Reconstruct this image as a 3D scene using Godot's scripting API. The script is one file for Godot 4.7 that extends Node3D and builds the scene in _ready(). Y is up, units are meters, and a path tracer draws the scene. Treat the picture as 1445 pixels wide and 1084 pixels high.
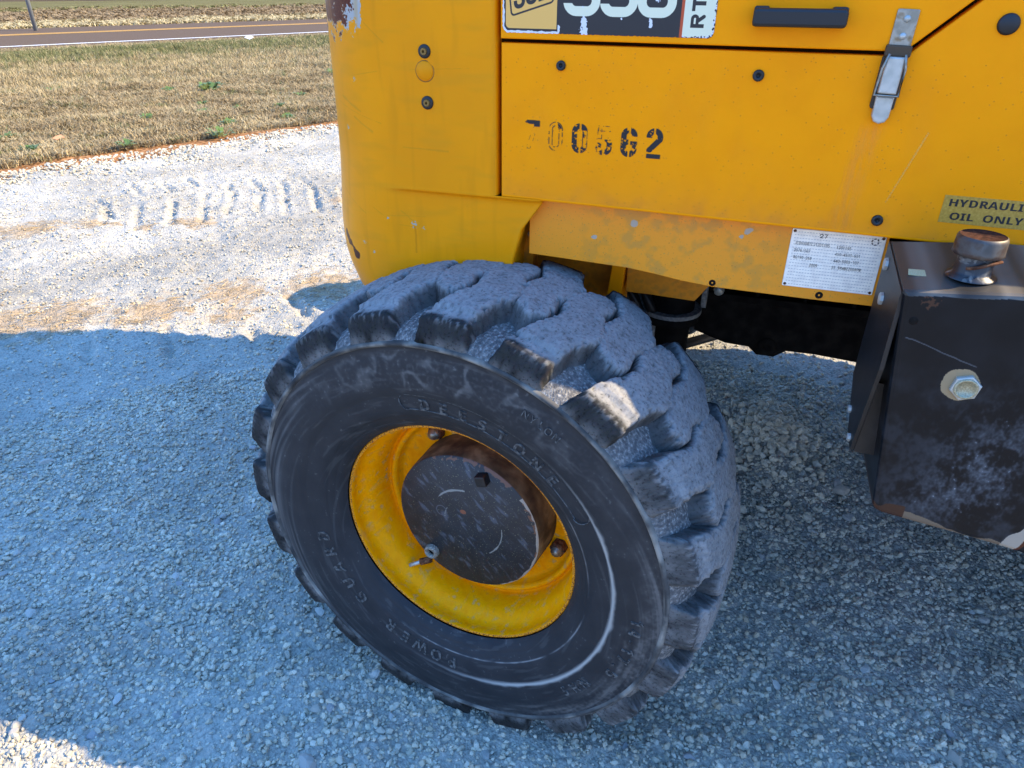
extends Node3D

var rng := RandomNumberGenerator.new()
var na := FastNoiseLite.new()
var nb := FastNoiseLite.new()
var nc := FastNoiseLite.new()
var lift: Node3D
var M := {}

# ------------------------------------------------------------------ helpers
func mb() -> SurfaceTool:
	var st := SurfaceTool.new()
	st.begin(Mesh.PRIMITIVE_TRIANGLES)
	st.set_smooth_group(-1)
	return st

# corners counter-clockwise as seen from outside
func tri(st: SurfaceTool, a: Vector3, b: Vector3, c: Vector3) -> void:
	st.add_vertex(a); st.add_vertex(c); st.add_vertex(b)

func quad(st: SurfaceTool, a: Vector3, b: Vector3, c: Vector3, d: Vector3) -> void:
	tri(st, a, b, c); tri(st, a, c, d)

func uvquad(st: SurfaceTool, p: Array, t: Array) -> void:
	for k in [0, 2, 1, 0, 3, 2]:
		st.set_uv(t[k]); st.add_vertex(p[k])

func mesh_of(st: SurfaceTool, m: Material) -> ArrayMesh:
	st.generate_normals()
	var am := st.commit()
	am.surface_set_material(0, m)
	return am

func obj(called: String, mesh: Mesh, parent: Node = null) -> MeshInstance3D:
	var o := MeshInstance3D.new()
	o.name = called
	o.mesh = mesh
	(parent if parent else self).add_child(o, true)
	return o

func build(called: String, st: SurfaceTool, m: Material, parent: Node = null) -> MeshInstance3D:
	return obj(called, mesh_of(st, m), parent)

func tag(o: Node, label: String, category: String, group := "", kind := "") -> Node:
	if label: o.set_meta("label", label)
	if category: o.set_meta("category", category)
	if group: o.set_meta("group", group)
	if kind: o.set_meta("kind", kind)
	return o

func inset(p: PackedVector2Array, d: float) -> PackedVector2Array:   # p counter-clockwise
	var out := PackedVector2Array()
	var n := p.size()
	for i in n:
		var e0 := (p[i] - p[(i + n - 1) % n]).normalized()
		var e1 := (p[(i + 1) % n] - p[i]).normalized()
		var n0 := Vector2(-e0.y, e0.x)
		var n1 := Vector2(-e1.y, e1.x)
		var b := n0 + n1
		var k := 2.0 / maxf(b.length_squared(), 0.6)
		out.append(p[i] + b * (k * d))
	return out

func ccw(p: PackedVector2Array) -> PackedVector2Array:
	if Geometry2D.is_polygon_clockwise(p):
		return p
	var q := p.duplicate()
	q.reverse()
	return q

func signed_area(p: PackedVector2Array) -> float:
	var a := 0.0
	for i in p.size():
		a += p[i].cross(p[(i + 1) % p.size()])
	return a

# polygon in xy pushed from z0 (back) to z1 (front) with a bevelled front edge
func prism(st: SurfaceTool, pts: PackedVector2Array, z0: float, z1: float, bev := 0.0, t := Transform3D()) -> void:
	var p := pts.duplicate()
	if signed_area(p) < 0.0:
		p.reverse()
	var n := p.size()
	var q := inset(p, bev) if bev > 0.0 else p
	var zb := z1 - bev
	var half := inset(p, bev * 0.3)
	var zh := z1 - bev * 0.3
	for i in n:
		var j := (i + 1) % n
		quad(st, t * Vector3(p[i].x, p[i].y, z0), t * Vector3(p[j].x, p[j].y, z0), t * Vector3(p[j].x, p[j].y, zb), t * Vector3(p[i].x, p[i].y, zb))
		if bev > 0.0:
			quad(st, t * Vector3(p[i].x, p[i].y, zb), t * Vector3(p[j].x, p[j].y, zb), t * Vector3(half[j].x, half[j].y, zh), t * Vector3(half[i].x, half[i].y, zh))
			quad(st, t * Vector3(half[i].x, half[i].y, zh), t * Vector3(half[j].x, half[j].y, zh), t * Vector3(q[j].x, q[j].y, z1), t * Vector3(q[i].x, q[i].y, z1))
	var ix := Geometry2D.triangulate_polygon(q)
	for k in range(0, ix.size(), 3):
		var a := q[ix[k]]
		var b := q[ix[k + 1]]
		var c := q[ix[k + 2]]
		if (b - a).cross(c - a) < 0.0:
			var s := b
			b = c
			c = s
		tri(st, t * Vector3(a.x, a.y, z1), t * Vector3(b.x, b.y, z1), t * Vector3(c.x, c.y, z1))
	ix = Geometry2D.triangulate_polygon(p)
	for k in range(0, ix.size(), 3):
		var a := p[ix[k]]
		var b := p[ix[k + 1]]
		var c := p[ix[k + 2]]
		if (b - a).cross(c - a) < 0.0:
			var s := b
			b = c
			c = s
		tri(st, t * Vector3(a.x, a.y, z0), t * Vector3(c.x, c.y, z0), t * Vector3(b.x, b.y, z0))

func rect(x0: float, y0: float, x1: float, y1: float) -> PackedVector2Array:
	return PackedVector2Array([Vector2(x0, y0), Vector2(x1, y0), Vector2(x1, y1), Vector2(x0, y1)])

func rrect(x0: float, y0: float, x1: float, y1: float, r: float, seg := 5) -> PackedVector2Array:
	var p := PackedVector2Array()
	var cs := [Vector2(x1 - r, y0 + r), Vector2(x1 - r, y1 - r), Vector2(x0 + r, y1 - r), Vector2(x0 + r, y0 + r)]
	for k in 4:
		for i in seg + 1:
			var a := -PI / 2 + k * PI / 2 + i * PI / 2 / seg
			p.append(cs[k] + Vector2(cos(a), sin(a)) * r)
	return p

func ngon(n: int, r: float, c := Vector2.ZERO, turn := 0.0) -> PackedVector2Array:
	var p := PackedVector2Array()
	for i in n:
		var a := turn + TAU * i / n
		p.append(c + Vector2(cos(a), sin(a)) * r)
	return p

func box(st: SurfaceTool, a: Vector3, b: Vector3, bev := 0.003) -> void:
	prism(st, rect(a.x, a.y, b.x, b.y), a.z, b.z, bev)

# profile of (z, r) turned about the z axis; the outside is on the left while walking so that r grows as z falls
func lathe(st: SurfaceTool, prof: Array, seg: int, t := Transform3D(), smooth := true, uv := false) -> void:
	st.set_smooth_group(0 if smooth else -1)
	for k in prof.size() - 1:
		var z0: float = prof[k][0]
		var r0: float = prof[k][1]
		var z1: float = prof[k + 1][0]
		var r1: float = prof[k + 1][1]
		for i in seg:
			var a := TAU * i / seg
			var b := TAU * (i + 1) / seg
			var p := [Vector3(cos(a) * r0, sin(a) * r0, z0), Vector3(cos(a) * r1, sin(a) * r1, z1), Vector3(cos(b) * r1, sin(b) * r1, z1), Vector3(cos(b) * r0, sin(b) * r0, z0)]
			for q in [[0, 1, 2], [0, 2, 3]]:
				if p[q[0]].is_equal_approx(p[q[1]]) or p[q[1]].is_equal_approx(p[q[2]]) or p[q[0]].is_equal_approx(p[q[2]]):
					continue
				for m in [q[0], q[2], q[1]]:
					if uv:
						var ph := float(i + (1 if m >= 2 else 0)) / seg
						st.set_uv(Vector2(ph, float(k + (1 if m in [1, 2] else 0)) / (prof.size() - 1)))
					st.add_vertex(t * p[m])

func tube(st: SurfaceTool, path: Array, r: float, seg := 8) -> void:
	st.set_smooth_group(0)
	var rings := []
	for i in path.size():
		var d: Vector3 = (path[mini(i + 1, path.size() - 1)] - path[maxi(i - 1, 0)]).normalized()
		var u := d.cross(Vector3.UP if absf(d.y) < 0.9 else Vector3.RIGHT).normalized()
		var v := u.cross(d)
		var ring := []
		for k in seg:
			var a := TAU * k / seg
			ring.append(path[i] + (u * cos(a) - v * sin(a)) * r)
		rings.append(ring)
	for i in path.size() - 1:
		for k in seg:
			var l := (k + 1) % seg
			quad(st, rings[i][l], rings[i][k], rings[i + 1][k], rings[i + 1][l])
	for k in range(1, seg - 1):
		tri(st, rings[0][0], rings[0][k], rings[0][k + 1])
		tri(st, rings[-1][0], rings[-1][k + 1], rings[-1][k])
	st.set_smooth_group(-1)

func paint(w: int, h: int, f: Callable, alpha := false) -> ImageTexture:   # f(u, v) with v upwards, sRGB colour
	var data := PackedByteArray()
	data.resize(w * h * 4)
	var k := 0
	for y in h:
		var v := 1.0 - (y + 0.5) / h
		for x in w:
			var c: Color = f.call((x + 0.5) / w, v)
			data[k] = int(clampf(c.r, 0, 1) * 255.0)
			data[k + 1] = int(clampf(c.g, 0, 1) * 255.0)
			data[k + 2] = int(clampf(c.b, 0, 1) * 255.0)
			data[k + 3] = int(clampf(c.a, 0, 1) * 255.0) if alpha else 255
			k += 4
	return ImageTexture.create_from_image(Image.create_from_data(w, h, false, Image.FORMAT_RGBA8, data))

func mat(c: Color, rough := 0.6, metal := 0.0, spec := 0.5) -> StandardMaterial3D:
	var m := StandardMaterial3D.new()
	m.albedo_color = c
	m.roughness = rough
	m.metallic = metal
	m.metallic_specular = spec
	return m

func noise_tex(kind: int, freq: float, octaves: int, ramp: Array, size := 512, sd := 1, ret := -1, bump := 0.0) -> NoiseTexture2D:
	var f := FastNoiseLite.new()
	f.noise_type = kind
	f.frequency = freq
	f.fractal_octaves = octaves
	f.fractal_type = FastNoiseLite.FRACTAL_FBM if octaves > 1 else FastNoiseLite.FRACTAL_NONE
	f.seed = sd
	if ret >= 0:
		f.cellular_return_type = ret
	var t := NoiseTexture2D.new()
	t.width = size
	t.height = size
	t.seamless = true
	t.noise = f
	if ramp.size():
		var g := Gradient.new()
		var offs := PackedFloat32Array()
		var cols := PackedColorArray()
		for r in ramp:
			offs.append(r[0]); cols.append(r[1])
		g.offsets = offs
		g.colors = cols
		t.color_ramp = g
	if bump > 0.0:
		t.as_normal_map = true
		t.bump_strength = bump
	return t

func tri_map(m: StandardMaterial3D, scale: float, world := false) -> StandardMaterial3D:
	m.uv1_triplanar = true
	m.uv1_world_triplanar = world
	m.uv1_scale = Vector3.ONE * scale
	return m

func surf(ramp: Array, scale: float, rough: float, freq := 0.012, oct := 5, bump := 0.0, bump_scale := 0.5, metal := 0.0, spec := 0.5, sd := 1, kind := FastNoiseLite.TYPE_SIMPLEX_SMOOTH, world := false) -> StandardMaterial3D:
	var m := mat(Color.WHITE, rough, metal, spec)
	m.albedo_texture = noise_tex(kind, freq, oct, ramp, 512, sd)
	if bump > 0.0:
		m.normal_enabled = true
		m.normal_texture = noise_tex(kind, freq * 2.0, oct, [], 512, sd + 7, -1, bump)
		m.normal_scale = bump_scale
	return tri_map(m, scale, world)

func lin(r: float, g: float, b: float) -> Color:
	return Color(r, g, b).linear_to_srgb()

func ss(a: float, b: float, x: float) -> float:
	return smoothstep(a, b, x)

# signed distances for drawing lettering
func d_seg(p: Vector2, a: Vector2, b: Vector2) -> float:
	var ab := b - a
	return (p - a - ab * clampf((p - a).dot(ab) / ab.length_squared(), 0, 1)).length()

func d_rr(p: Vector2, c: Vector2, h: Vector2, r: float) -> float:
	var q := (p - c).abs() - h + Vector2(r, r)
	return Vector2(maxf(q.x, 0), maxf(q.y, 0)).length() + minf(maxf(q.x, q.y), 0) - r

# ------------------------------------------------------------------ ground shape
var grooves := [
	[-3.816, -2.291, -4.177, -2.689], [-3.575, -2.297, -3.973, -2.761], [-3.422, -2.429, -3.81, -2.917], [-3.286, -2.559, -3.73, -3.151],
	[-3.239, -2.745, -3.602, -3.304], [-3.094, -2.886, -3.356, -3.283], [-2.868, -2.876, -3.261, -3.426], [-2.716, -3.019, -3.122, -3.587], [-2.581, -3.159, -2.923, -3.658],
	[-1.66, -1.33, -2.05, -1.66], [-2.15, -0.95, -2.35, -1.15], [-4.42, -3.17, -4.09, -2.92], [-4.25, -3.30, -3.95, -3.09], [-4.19, -3.49, -3.92, -3.30], [-3.35, -3.79, -3.14, -3.63], [-3.67, -3.60, -3.40, -3.38], [-3.76, -3.43, -3.51, -3.17], [-4.09, -2.60, -3.88, -2.43], [-3.47, -3.70, -3.27, -3.46], [-4.38, -2.77, -4.18, -2.69],  [-1.86, -1.13, -2.02, -1.3], [-2.43, -0.8, -2.62, -0.98],
]

func far_of(x: float, z: float) -> float:      # metres away from the machine, across the road's direction
	return -0.917 * x - 0.4 * z

func height(x: float, z: float) -> float:
	var y := na.get_noise_2d(x, z) * 0.022 + nb.get_noise_2d(x, z) * 0.012
	if x > -7.0 and z > -7.0 and x < 3.0 and z < 3.0:
		y += absf(nc.get_noise_2d(x, z)) * 0.012 + nc.get_noise_2d(x * 2.7 + 50.0, z * 2.7) * 0.006
		for g in grooves:
			var d := d_seg(Vector2(x, z), Vector2(g[0], g[1]), Vector2(g[2], g[3]))
			if d < 0.12:
				y += -0.026 * clampf(0.75 + 1.3 * nb.get_noise_2d(x * 1.5 + 40.0, z * 1.5), 0.1, 1.2) * exp(-d * d / 0.0005) + 0.007 * exp(-pow((d - 0.045) / 0.018, 2))
	# the wheel has pressed and pushed the gravel
	var w := Vector2(x + 0.42, (z - 0.05) * 1.3).length()
	y *= ss(0.08, 0.45, w) * 0.75 + 0.25
	y += 0.07 * exp(-pow((Vector2(x - 0.2, (z + 1.08) * 0.6).length()) / 0.12, 2)) + 0.03 * exp(-pow((Vector2(x - 0.02, (z + 1.3) * 0.6).length()) / 0.14, 2))
	return y

func gravel_mesh() -> ArrayMesh:
	var xs := axis(-4.2, 1.0, 0.0138, -24.0, 26.0)
	var zs := axis(-3.6, 0.9, 0.0138, -22.0, 24.0)
	var nx := xs.size()
	var nz := zs.size()
	var v := PackedVector3Array()
	var c := PackedColorArray()
	for j in nz:
		for i in nx:
			var x := xs[i]
			var z := zs[j]
			var y := height(x, z)
			var edge := far_of(x, z) - 6.15 - na.get_noise_2d(x * 1.7 + 9.0, z * 1.7) * 0.28 - nb.get_noise_2d(x, z) * 0.12
			y += ss(-0.5, -0.05, edge) * 0.03 - ss(-0.05, 0.6, edge) * 0.5
			v.append(Vector3(x, y, z))
			c.append(gravel_tint(x, z))
	var ix := PackedInt32Array()
	for j in nz - 1:
		for i in nx - 1:
			var a := j * nx + i
			ix.append_array([a, a + 1, a + nx, a + 1, a + nx + 1, a + nx])
	var arr := []
	arr.resize(Mesh.ARRAY_MAX)
	arr[Mesh.ARRAY_VERTEX] = v
	arr[Mesh.ARRAY_COLOR] = c
	arr[Mesh.ARRAY_INDEX] = ix
	var am := ArrayMesh.new()
	am.add_surface_from_arrays(Mesh.PRIMITIVE_TRIANGLES, arr)
	var st := SurfaceTool.new()
	st.create_from(am, 0)
	st.generate_normals()
	am = st.commit()
	am.surface_set_material(0, M.gravel)
	return am

func axis(a: float, b: float, step: float, lo: float, hi: float) -> PackedFloat32Array:
	var left := []
	var x := a
	var s := step
	while x > lo:
		s = minf(s * 1.03, 1.5)
		x -= s
		left.append(x)
	left.reverse()
	var out := PackedFloat32Array(left)
	x = a
	while x < b:
		out.append(x)
		x += step
	s = step
	while x < hi:
		out.append(x)
		s = minf(s * 1.06, 1.5)
		x += s
	return out

# patches of clay and straw worked into the stone; dusty pale and darker damp ground
func clay_at(x: float, z: float) -> float:
	var k := 0.0
	for p in [[-4.19, -2.08, 0.28], [-2.9, -1.12, 0.3], [-2.55, -1.3, 0.26], [-2.34, -1.62, 0.24], [-1.95, -1.85, 0.34], [-3.1, -0.95, 0.3], [-2.2, -1.4, 0.16], [-3.9, -2.3, 0.15], [-3.3, -2.55, 0.16], [-3.78, -2.33, 0.09], [-3.55, -2.36, 0.1], [-3.4, -2.5, 0.1], [-2.75, -3.3, 0.1]]:
		var d = Vector2(x - p[0], z - p[1]).length() / p[2]
		k = maxf(k, exp(-d * d * 1.4))
	return clampf((k - 0.42 + nb.get_noise_2d(x * 2.0, z * 2.0) * 0.6) * 2.6, 0.0, 1.0)

func gravel_tint(x: float, z: float) -> Color:
	var t := 0.92 + na.get_noise_2d(x * 0.8, z * 0.8) * 0.22 + nb.get_noise_2d(x + 31.0, z) * 0.12
	# the wheel path behind the machine is packed grey, its shoulders lie loose and pale
	var path := far_of(x, z) - 3.55 - 0.25 * na.get_noise_2d(x * 0.6, z * 0.6)
	t *= 1.0 - 0.2 * exp(-path * path * 9.0)
	t *= 0.6
	var c := Color(t, t * 0.945, t * 0.81)
	if x > -6.5 and z > -4.0 and x < 0.0 and z < 0.5:
		c = c.lerp(Color(0.5, 0.35, 0.2), clay_at(x, z) * 0.7)
	return c

# ------------------------------------------------------------------ scene
func _ready() -> void:
	rng.seed = 7
	na.seed = 3; na.frequency = 1.3; na.fractal_octaves = 3
	nb.seed = 5; nb.frequency = 7.0; nb.fractal_octaves = 3
	nc.seed = 8; nc.frequency = 22.0; nc.fractal_octaves = 2
	var cam := Camera3D.new()
	cam.name = "camera"
	cam.fov = 55.97
	cam.near = 0.05
	cam.far = 2000.0
	var pitch := deg_to_rad(29.0)
	var yaw := deg_to_rad(18.0)
	var roll := deg_to_rad(0.4)
	var fw := Vector3(-sin(yaw) * cos(pitch), -sin(pitch), -cos(yaw) * cos(pitch))
	var rt := Vector3(cos(yaw), 0, -sin(yaw))
	var up := rt.cross(fw)
	cam.transform = Transform3D(Basis(rt * cos(roll) + up * sin(roll), up * cos(roll) - rt * sin(roll), -fw), Vector3(0, 1.35, 1.13))
	add_child(cam)
	cam.current = true
	var sky := ProceduralSkyMaterial.new()
	sky.sky_top_color = Color(0.38, 0.63, 0.96)
	sky.sky_horizon_color = Color(0.85, 0.91, 0.98)
	sky.sky_curve = 0.13
	sky.ground_horizon_color = Color(0.62, 0.68, 0.72)
	sky.ground_bottom_color = Color(0.45, 0.42, 0.36)
	sky.sun_angle_max = 8.0
	sky.energy_multiplier = 1.2
	var s := Sky.new()
	s.sky_material = sky
	var env := Environment.new()
	env.background_mode = Environment.BG_SKY
	env.sky = s
	env.tonemap_mode = Environment.TONE_MAPPER_LINEAR
	env.tonemap_exposure = 2.5
	env.sdfgi_enabled = true
	env.ssao_enabled = true
	env.ssil_enabled = true
	var we := WorldEnvironment.new()
	we.name = "environment"
	we.environment = env
	add_child(we)
	var sun := DirectionalLight3D.new()
	sun.name = "sun"
	sun.light_energy = 1.6
	sun.light_color = Color(1.0, 0.91, 0.75)
	sun.light_angular_distance = 0.5
	sun.shadow_enabled = true
	var az := deg_to_rad(16.0)
	var el := deg_to_rad(37.6)
	var to_sun := Vector3(cos(az) * cos(el), sin(el), -sin(az) * cos(el))
	sun.transform = Transform3D(Basis.looking_at(-to_sun), Vector3(6, 6, -2))
	add_child(sun)

	materials()
	setting()
	forklift()
	small_growth()

func materials() -> void:
	var g := StandardMaterial3D.new()
	g.vertex_color_use_as_albedo = true
	g.roughness = 0.95
	g.metallic_specular = 0.2
	g.albedo_texture = noise_tex(FastNoiseLite.TYPE_CELLULAR, 0.06, 3, [[0.0, Color(0.9, 0.89, 0.87)], [0.45, Color(0.8, 0.8, 0.79)], [0.8, Color(0.62, 0.62, 0.62)], [1.0, Color(0.42, 0.42, 0.43)]], 1024, 4, FastNoiseLite.RETURN_DISTANCE)
	g.normal_enabled = true
	g.normal_texture = noise_tex(FastNoiseLite.TYPE_CELLULAR, 0.06, 3, [], 1024, 4, FastNoiseLite.RETURN_DISTANCE, 10.0)
	g.normal_scale = 0.9
	M.gravel = tri_map(g, 1.7, true)
	var sm := mat(Color.WHITE, 0.9, 0.0, 0.25)
	sm.vertex_color_use_as_albedo = true
	sm.albedo_texture = noise_tex(FastNoiseLite.TYPE_SIMPLEX, 0.03, 4, [[0.2, Color(0.78, 0.78, 0.78)], [0.8, Color(1, 1, 1)]], 256, 9)
	M.stone = tri_map(sm, 14.0, false)
	var ground := StandardMaterial3D.new()
	ground.vertex_color_use_as_albedo = true
	ground.roughness = 1.0
	ground.metallic_specular = 0.1
	ground.albedo_texture = noise_tex(FastNoiseLite.TYPE_SIMPLEX, 0.03, 5, [[0.25, Color(0.6, 0.58, 0.55)], [0.75, Color(1, 1, 1)]], 512, 12)
	M.soil = tri_map(ground, 1.1, true)
	var gr := StandardMaterial3D.new()
	gr.vertex_color_use_as_albedo = true
	gr.roughness = 0.85
	gr.metallic_specular = 0.2
	gr.cull_mode = BaseMaterial3D.CULL_DISABLED
	gr.backlight_enabled = true
	gr.backlight = Color(0.3, 0.3, 0.3)
	M.grass = gr
	M.asphalt = surf([[0.2, Color(0.31, 0.25, 0.185)], [0.8, Color(0.38, 0.31, 0.235)]], 0.7, 0.9, 0.05, 5, 0, 0, 0, 0.2, 21, FastNoiseLite.TYPE_SIMPLEX, true)
	M.white_line = surf([[0.25, Color(0.72, 0.71, 0.69)], [0.7, Color(0.9, 0.9, 0.88)]], 1.3, 0.8, 0.04, 4, 0, 0, 0, 0.3, 22, FastNoiseLite.TYPE_SIMPLEX, true)
	M.yellow_line = surf([[0.25, Color(0.72, 0.55, 0.28)], [0.7, Color(0.82, 0.62, 0.28)]], 1.3, 0.8, 0.04, 4, 0, 0, 0, 0.3, 23, FastNoiseLite.TYPE_SIMPLEX, true)
	# machine
	M.yellow = surf([[0.2, Color(0.965, 0.575, 0.0)], [0.5, Color(0.975, 0.585, 0.0)], [0.85, Color(0.98, 0.59, 0.005)]], 2.2, 0.5, 0.01, 4, 0, 0, 0, 0.22, 31)
	M.yellow_in = surf([[0.15, Color(0.78, 0.47, 0.07)], [0.5, Color(0.87, 0.53, 0.05)], [0.8, Color(0.72, 0.46, 0.13)]], 4.0, 0.6, 0.012, 5, 0, 0, 0, 0.4, 33)
	M.rim = surf([[0.15, Color(0.95, 0.57, 0.0)], [0.6, Color(0.985, 0.64, 0.01)], [0.7, Color(0.92, 0.6, 0.08)], [0.82, Color(0.78, 0.6, 0.33)]], 5.0, 0.45, 0.014, 5, 0, 0, 0, 0.18, 35)
	M.lip = surf([[0.2, Color(0.36, 0.17, 0.07)], [0.42, Color(0.62, 0.36, 0.09)], [0.55, Color(0.9, 0.58, 0.06)]], 9.0, 0.6, 0.05, 4, 0, 0, 0, 0.4, 36)
	M.black = surf([[0.2, Color(0.05, 0.053, 0.062)], [0.6, Color(0.075, 0.079, 0.09)], [0.85, Color(0.12, 0.12, 0.13)]], 3.0, 0.45, 0.015, 5, 0, 0, 0, 0.5, 37)
	M.dark = surf([[0.2, Color(0.055, 0.05, 0.047)], [0.8, Color(0.12, 0.108, 0.095)]], 3.0, 0.8, 0.015, 5, 0, 0, 0, 0.2, 38)
	M.plastic = mat(Color(0.07, 0.075, 0.085), 0.5, 0.0, 0.5)
	M.rubber_seal = mat(Color(0.03, 0.03, 0.035), 0.8, 0.0, 0.3)
	M.steel = surf([[0.2, Color(0.52, 0.51, 0.47)], [0.6, Color(0.62, 0.61, 0.57)], [0.88, Color(0.48, 0.42, 0.33)]], 9.0, 0.42, 0.008, 4, 0, 0, 0.75, 0.5, 41)
	M.zinc = surf([[0.2, Color(0.64, 0.65, 0.62)], [0.75, Color(0.72, 0.72, 0.69)]], 9.0, 0.45, 0.01, 4, 0, 0, 0.5, 0.5, 42)
	M.rust = surf([[0.15, Color(0.2, 0.12, 0.08)], [0.5, Color(0.37, 0.23, 0.15)], [0.85, Color(0.52, 0.38, 0.27)]], 9.0, 0.85, 0.02, 5, 3.0, 0.5, 0, 0.3, 43)
	M.hub_side = surf([[0.2, Color(0.19, 0.16, 0.125)], [0.5, Color(0.34, 0.285, 0.21)], [0.8, Color(0.5, 0.44, 0.33)]], 4.0, 0.75, 0.008, 5, 2.0, 0.4, 0, 0.3, 44)
	M.grey_metal = surf([[0.2, Color(0.4, 0.4, 0.39)], [0.8, Color(0.58, 0.58, 0.56)]], 9.0, 0.6, 0.02, 4, 2.0, 0.4, 0.2, 0.4, 45)
	# tyre: bare rubber with pale smears, and dust-caked lug tops
	var tr := surf([[0.2, Color(0.105, 0.108, 0.115)], [0.5, Color(0.13, 0.133, 0.14)], [0.64, Color(0.19, 0.19, 0.19)], [0.8, Color(0.33, 0.325, 0.31)]], 3.2, 0.62, 0.012, 6, 1.5, 0.25, 0, 0.35, 51)
	tr.detail_enabled = false
	M.rubber = tr
	var lm := mat(Color.WHITE, 0.92, 0.0, 0.2)
	lm.vertex_color_use_as_albedo = true
	lm.albedo_texture = noise_tex(FastNoiseLite.TYPE_SIMPLEX, 0.03, 6, [[0.1, Color(0.6, 0.6, 0.6)], [0.27, Color(0.93, 0.93, 0.93)], [0.85, Color(1, 1, 1)]], 512, 53)
	lm.normal_enabled = true
	lm.normal_texture = noise_tex(FastNoiseLite.TYPE_SIMPLEX, 0.07, 5, [], 512, 57, -1, 5.0)
	lm.normal_scale = 0.35
	M.lug = tri_map(lm, 6.5)
	M.tread_floor = surf([[0.2, Color(0.3, 0.3, 0.3)], [0.55, Color(0.4, 0.395, 0.385)], [0.72, Color(0.5, 0.49, 0.47)], [0.86, Color(0.68, 0.67, 0.64)]], 7.0, 0.95, 0.03, 6, 8.0, 0.8, 0, 0.2, 54, FastNoiseLite.TYPE_SIMPLEX)
	M.ridge = surf([[0.25, Color(0.17, 0.17, 0.17)], [0.5, Color(0.27, 0.265, 0.255)], [0.7, Color(0.46, 0.45, 0.42)], [0.85, Color(0.56, 0.54, 0.5)]], 2.5, 0.85, 0.008, 5, 0, 0, 0, 0.3, 55)
	M.letter = surf([[0.3, Color(0.17, 0.17, 0.17)], [0.7, Color(0.38, 0.375, 0.36)]], 9.0, 0.8, 0.02, 4, 0, 0, 0, 0.3, 56)

func strip(called: String, n0: float, n1: float, t0: float, t1: float, y: float, step_n: float, step_t: float, m: Material, shade: Callable, rise: Callable, parent: Node = null) -> MeshInstance3D:
	var nn := maxi(1, int(ceil((n1 - n0) / step_n)))
	var nt := maxi(1, int(ceil((t1 - t0) / step_t)))
	var st := SurfaceTool.new()
	st.begin(Mesh.PRIMITIVE_TRIANGLES)
	st.set_smooth_group(0)
	for j in nt + 1:
		for i in nn + 1:
			var n := lerpf(n0, n1, float(i) / nn)
			var t := lerpf(t0, t1, float(j) / nt)
			var p := Vector3(-0.9166 * n + 0.3998 * t, y, -0.3998 * n - 0.9166 * t)
			p.y += rise.call(n, p.x, p.z)
			st.set_color(shade.call(n, p.x, p.z))
			st.set_uv(Vector2(n, t))
			st.add_vertex(p)
	for j in nt:
		for i in nn:
			var a := j * (nn + 1) + i
			for k in [a, a + nn + 1, a + 1, a + 1, a + nn + 1, a + nn + 2]:
				st.add_index(k)
	st.generate_normals()
	var am := st.commit()
	am.surface_set_material(0, m)
	return obj(called, am, parent)

func verge_rise(n: float, x: float, z: float) -> float:
	return na.get_noise_2d(x * 0.5, z * 0.5) * 0.05 * ss(6.4, 7.5, n) * (1.0 - ss(18.0, 19.2, n)) + nb.get_noise_2d(x, z) * 0.03 - 0.12 * (1.0 - ss(5.9, 6.35, n))

func verge_tint(n: float, x: float, z: float) -> Color:
	var k := na.get_noise_2d(x * 1.5, z * 1.5) + nb.get_noise_2d(x, z) * 0.6
	var clay := Color(0.40, 0.20, 0.085) * (1.0 + k * 0.35)
	var straw := Color(0.31, 0.24, 0.15) * (1.0 + k * 0.5)
	return clay.lerp(straw, ss(6.7, 7.15, n + k * 0.5))

func stone_mesh(sd: int, sub: bool) -> ArrayMesh:
	var r := RandomNumberGenerator.new()
	r.seed = sd
	var t := (1.0 + sqrt(5.0)) / 2.0
	var v := [Vector3(-1, t, 0), Vector3(1, t, 0), Vector3(-1, -t, 0), Vector3(1, -t, 0), Vector3(0, -1, t), Vector3(0, 1, t), Vector3(0, -1, -t), Vector3(0, 1, -t), Vector3(t, 0, -1), Vector3(t, 0, 1), Vector3(-t, 0, -1), Vector3(-t, 0, 1)]
	var f := [[0, 11, 5], [0, 5, 1], [0, 1, 7], [0, 7, 10], [0, 10, 11], [1, 5, 9], [5, 11, 4], [11, 10, 2], [10, 7, 6], [7, 1, 8], [3, 9, 4], [3, 4, 2], [3, 2, 6], [3, 6, 8], [3, 8, 9], [4, 9, 5], [2, 4, 11], [6, 2, 10], [8, 6, 7], [9, 8, 1]]
	var cuts := []
	for k in 7:
		cuts.append([Vector3(r.randf_range(-1, 1), r.randf_range(-1, 1), r.randf_range(-1, 1)).normalized(), r.randf_range(0.55, 0.85)])
	var shape := func(p: Vector3) -> Vector3:
		p = p.normalized()
		for c in cuts:
			var d: float = p.dot(c[0]) - c[1]
			if d > 0.0:
				p -= c[0] * d
		return p
	for i in v.size():
		v[i] = v[i].normalized() + Vector3(r.randf_range(-1, 1), r.randf_range(-1, 1), r.randf_range(-1, 1)) * (0.3 if sub else 0.26)
	var st := mb()
	for q in f:
		var a: Vector3 = v[q[0]]
		var b: Vector3 = v[q[1]]
		var c: Vector3 = v[q[2]]
		if sub:
			var ab := (a + b).normalized()
			var bc := (b + c).normalized()
			var ca := (c + a).normalized()
			for w in [[a, ab, ca], [ab, b, bc], [ca, bc, c], [ab, bc, ca]]:
				tri(st, shape.call(w[0]), shape.call(w[1]), shape.call(w[2]))
		else:
			tri(st, shape.call(a), shape.call(b), shape.call(c))
	return mesh_of(st, M.stone)

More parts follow.
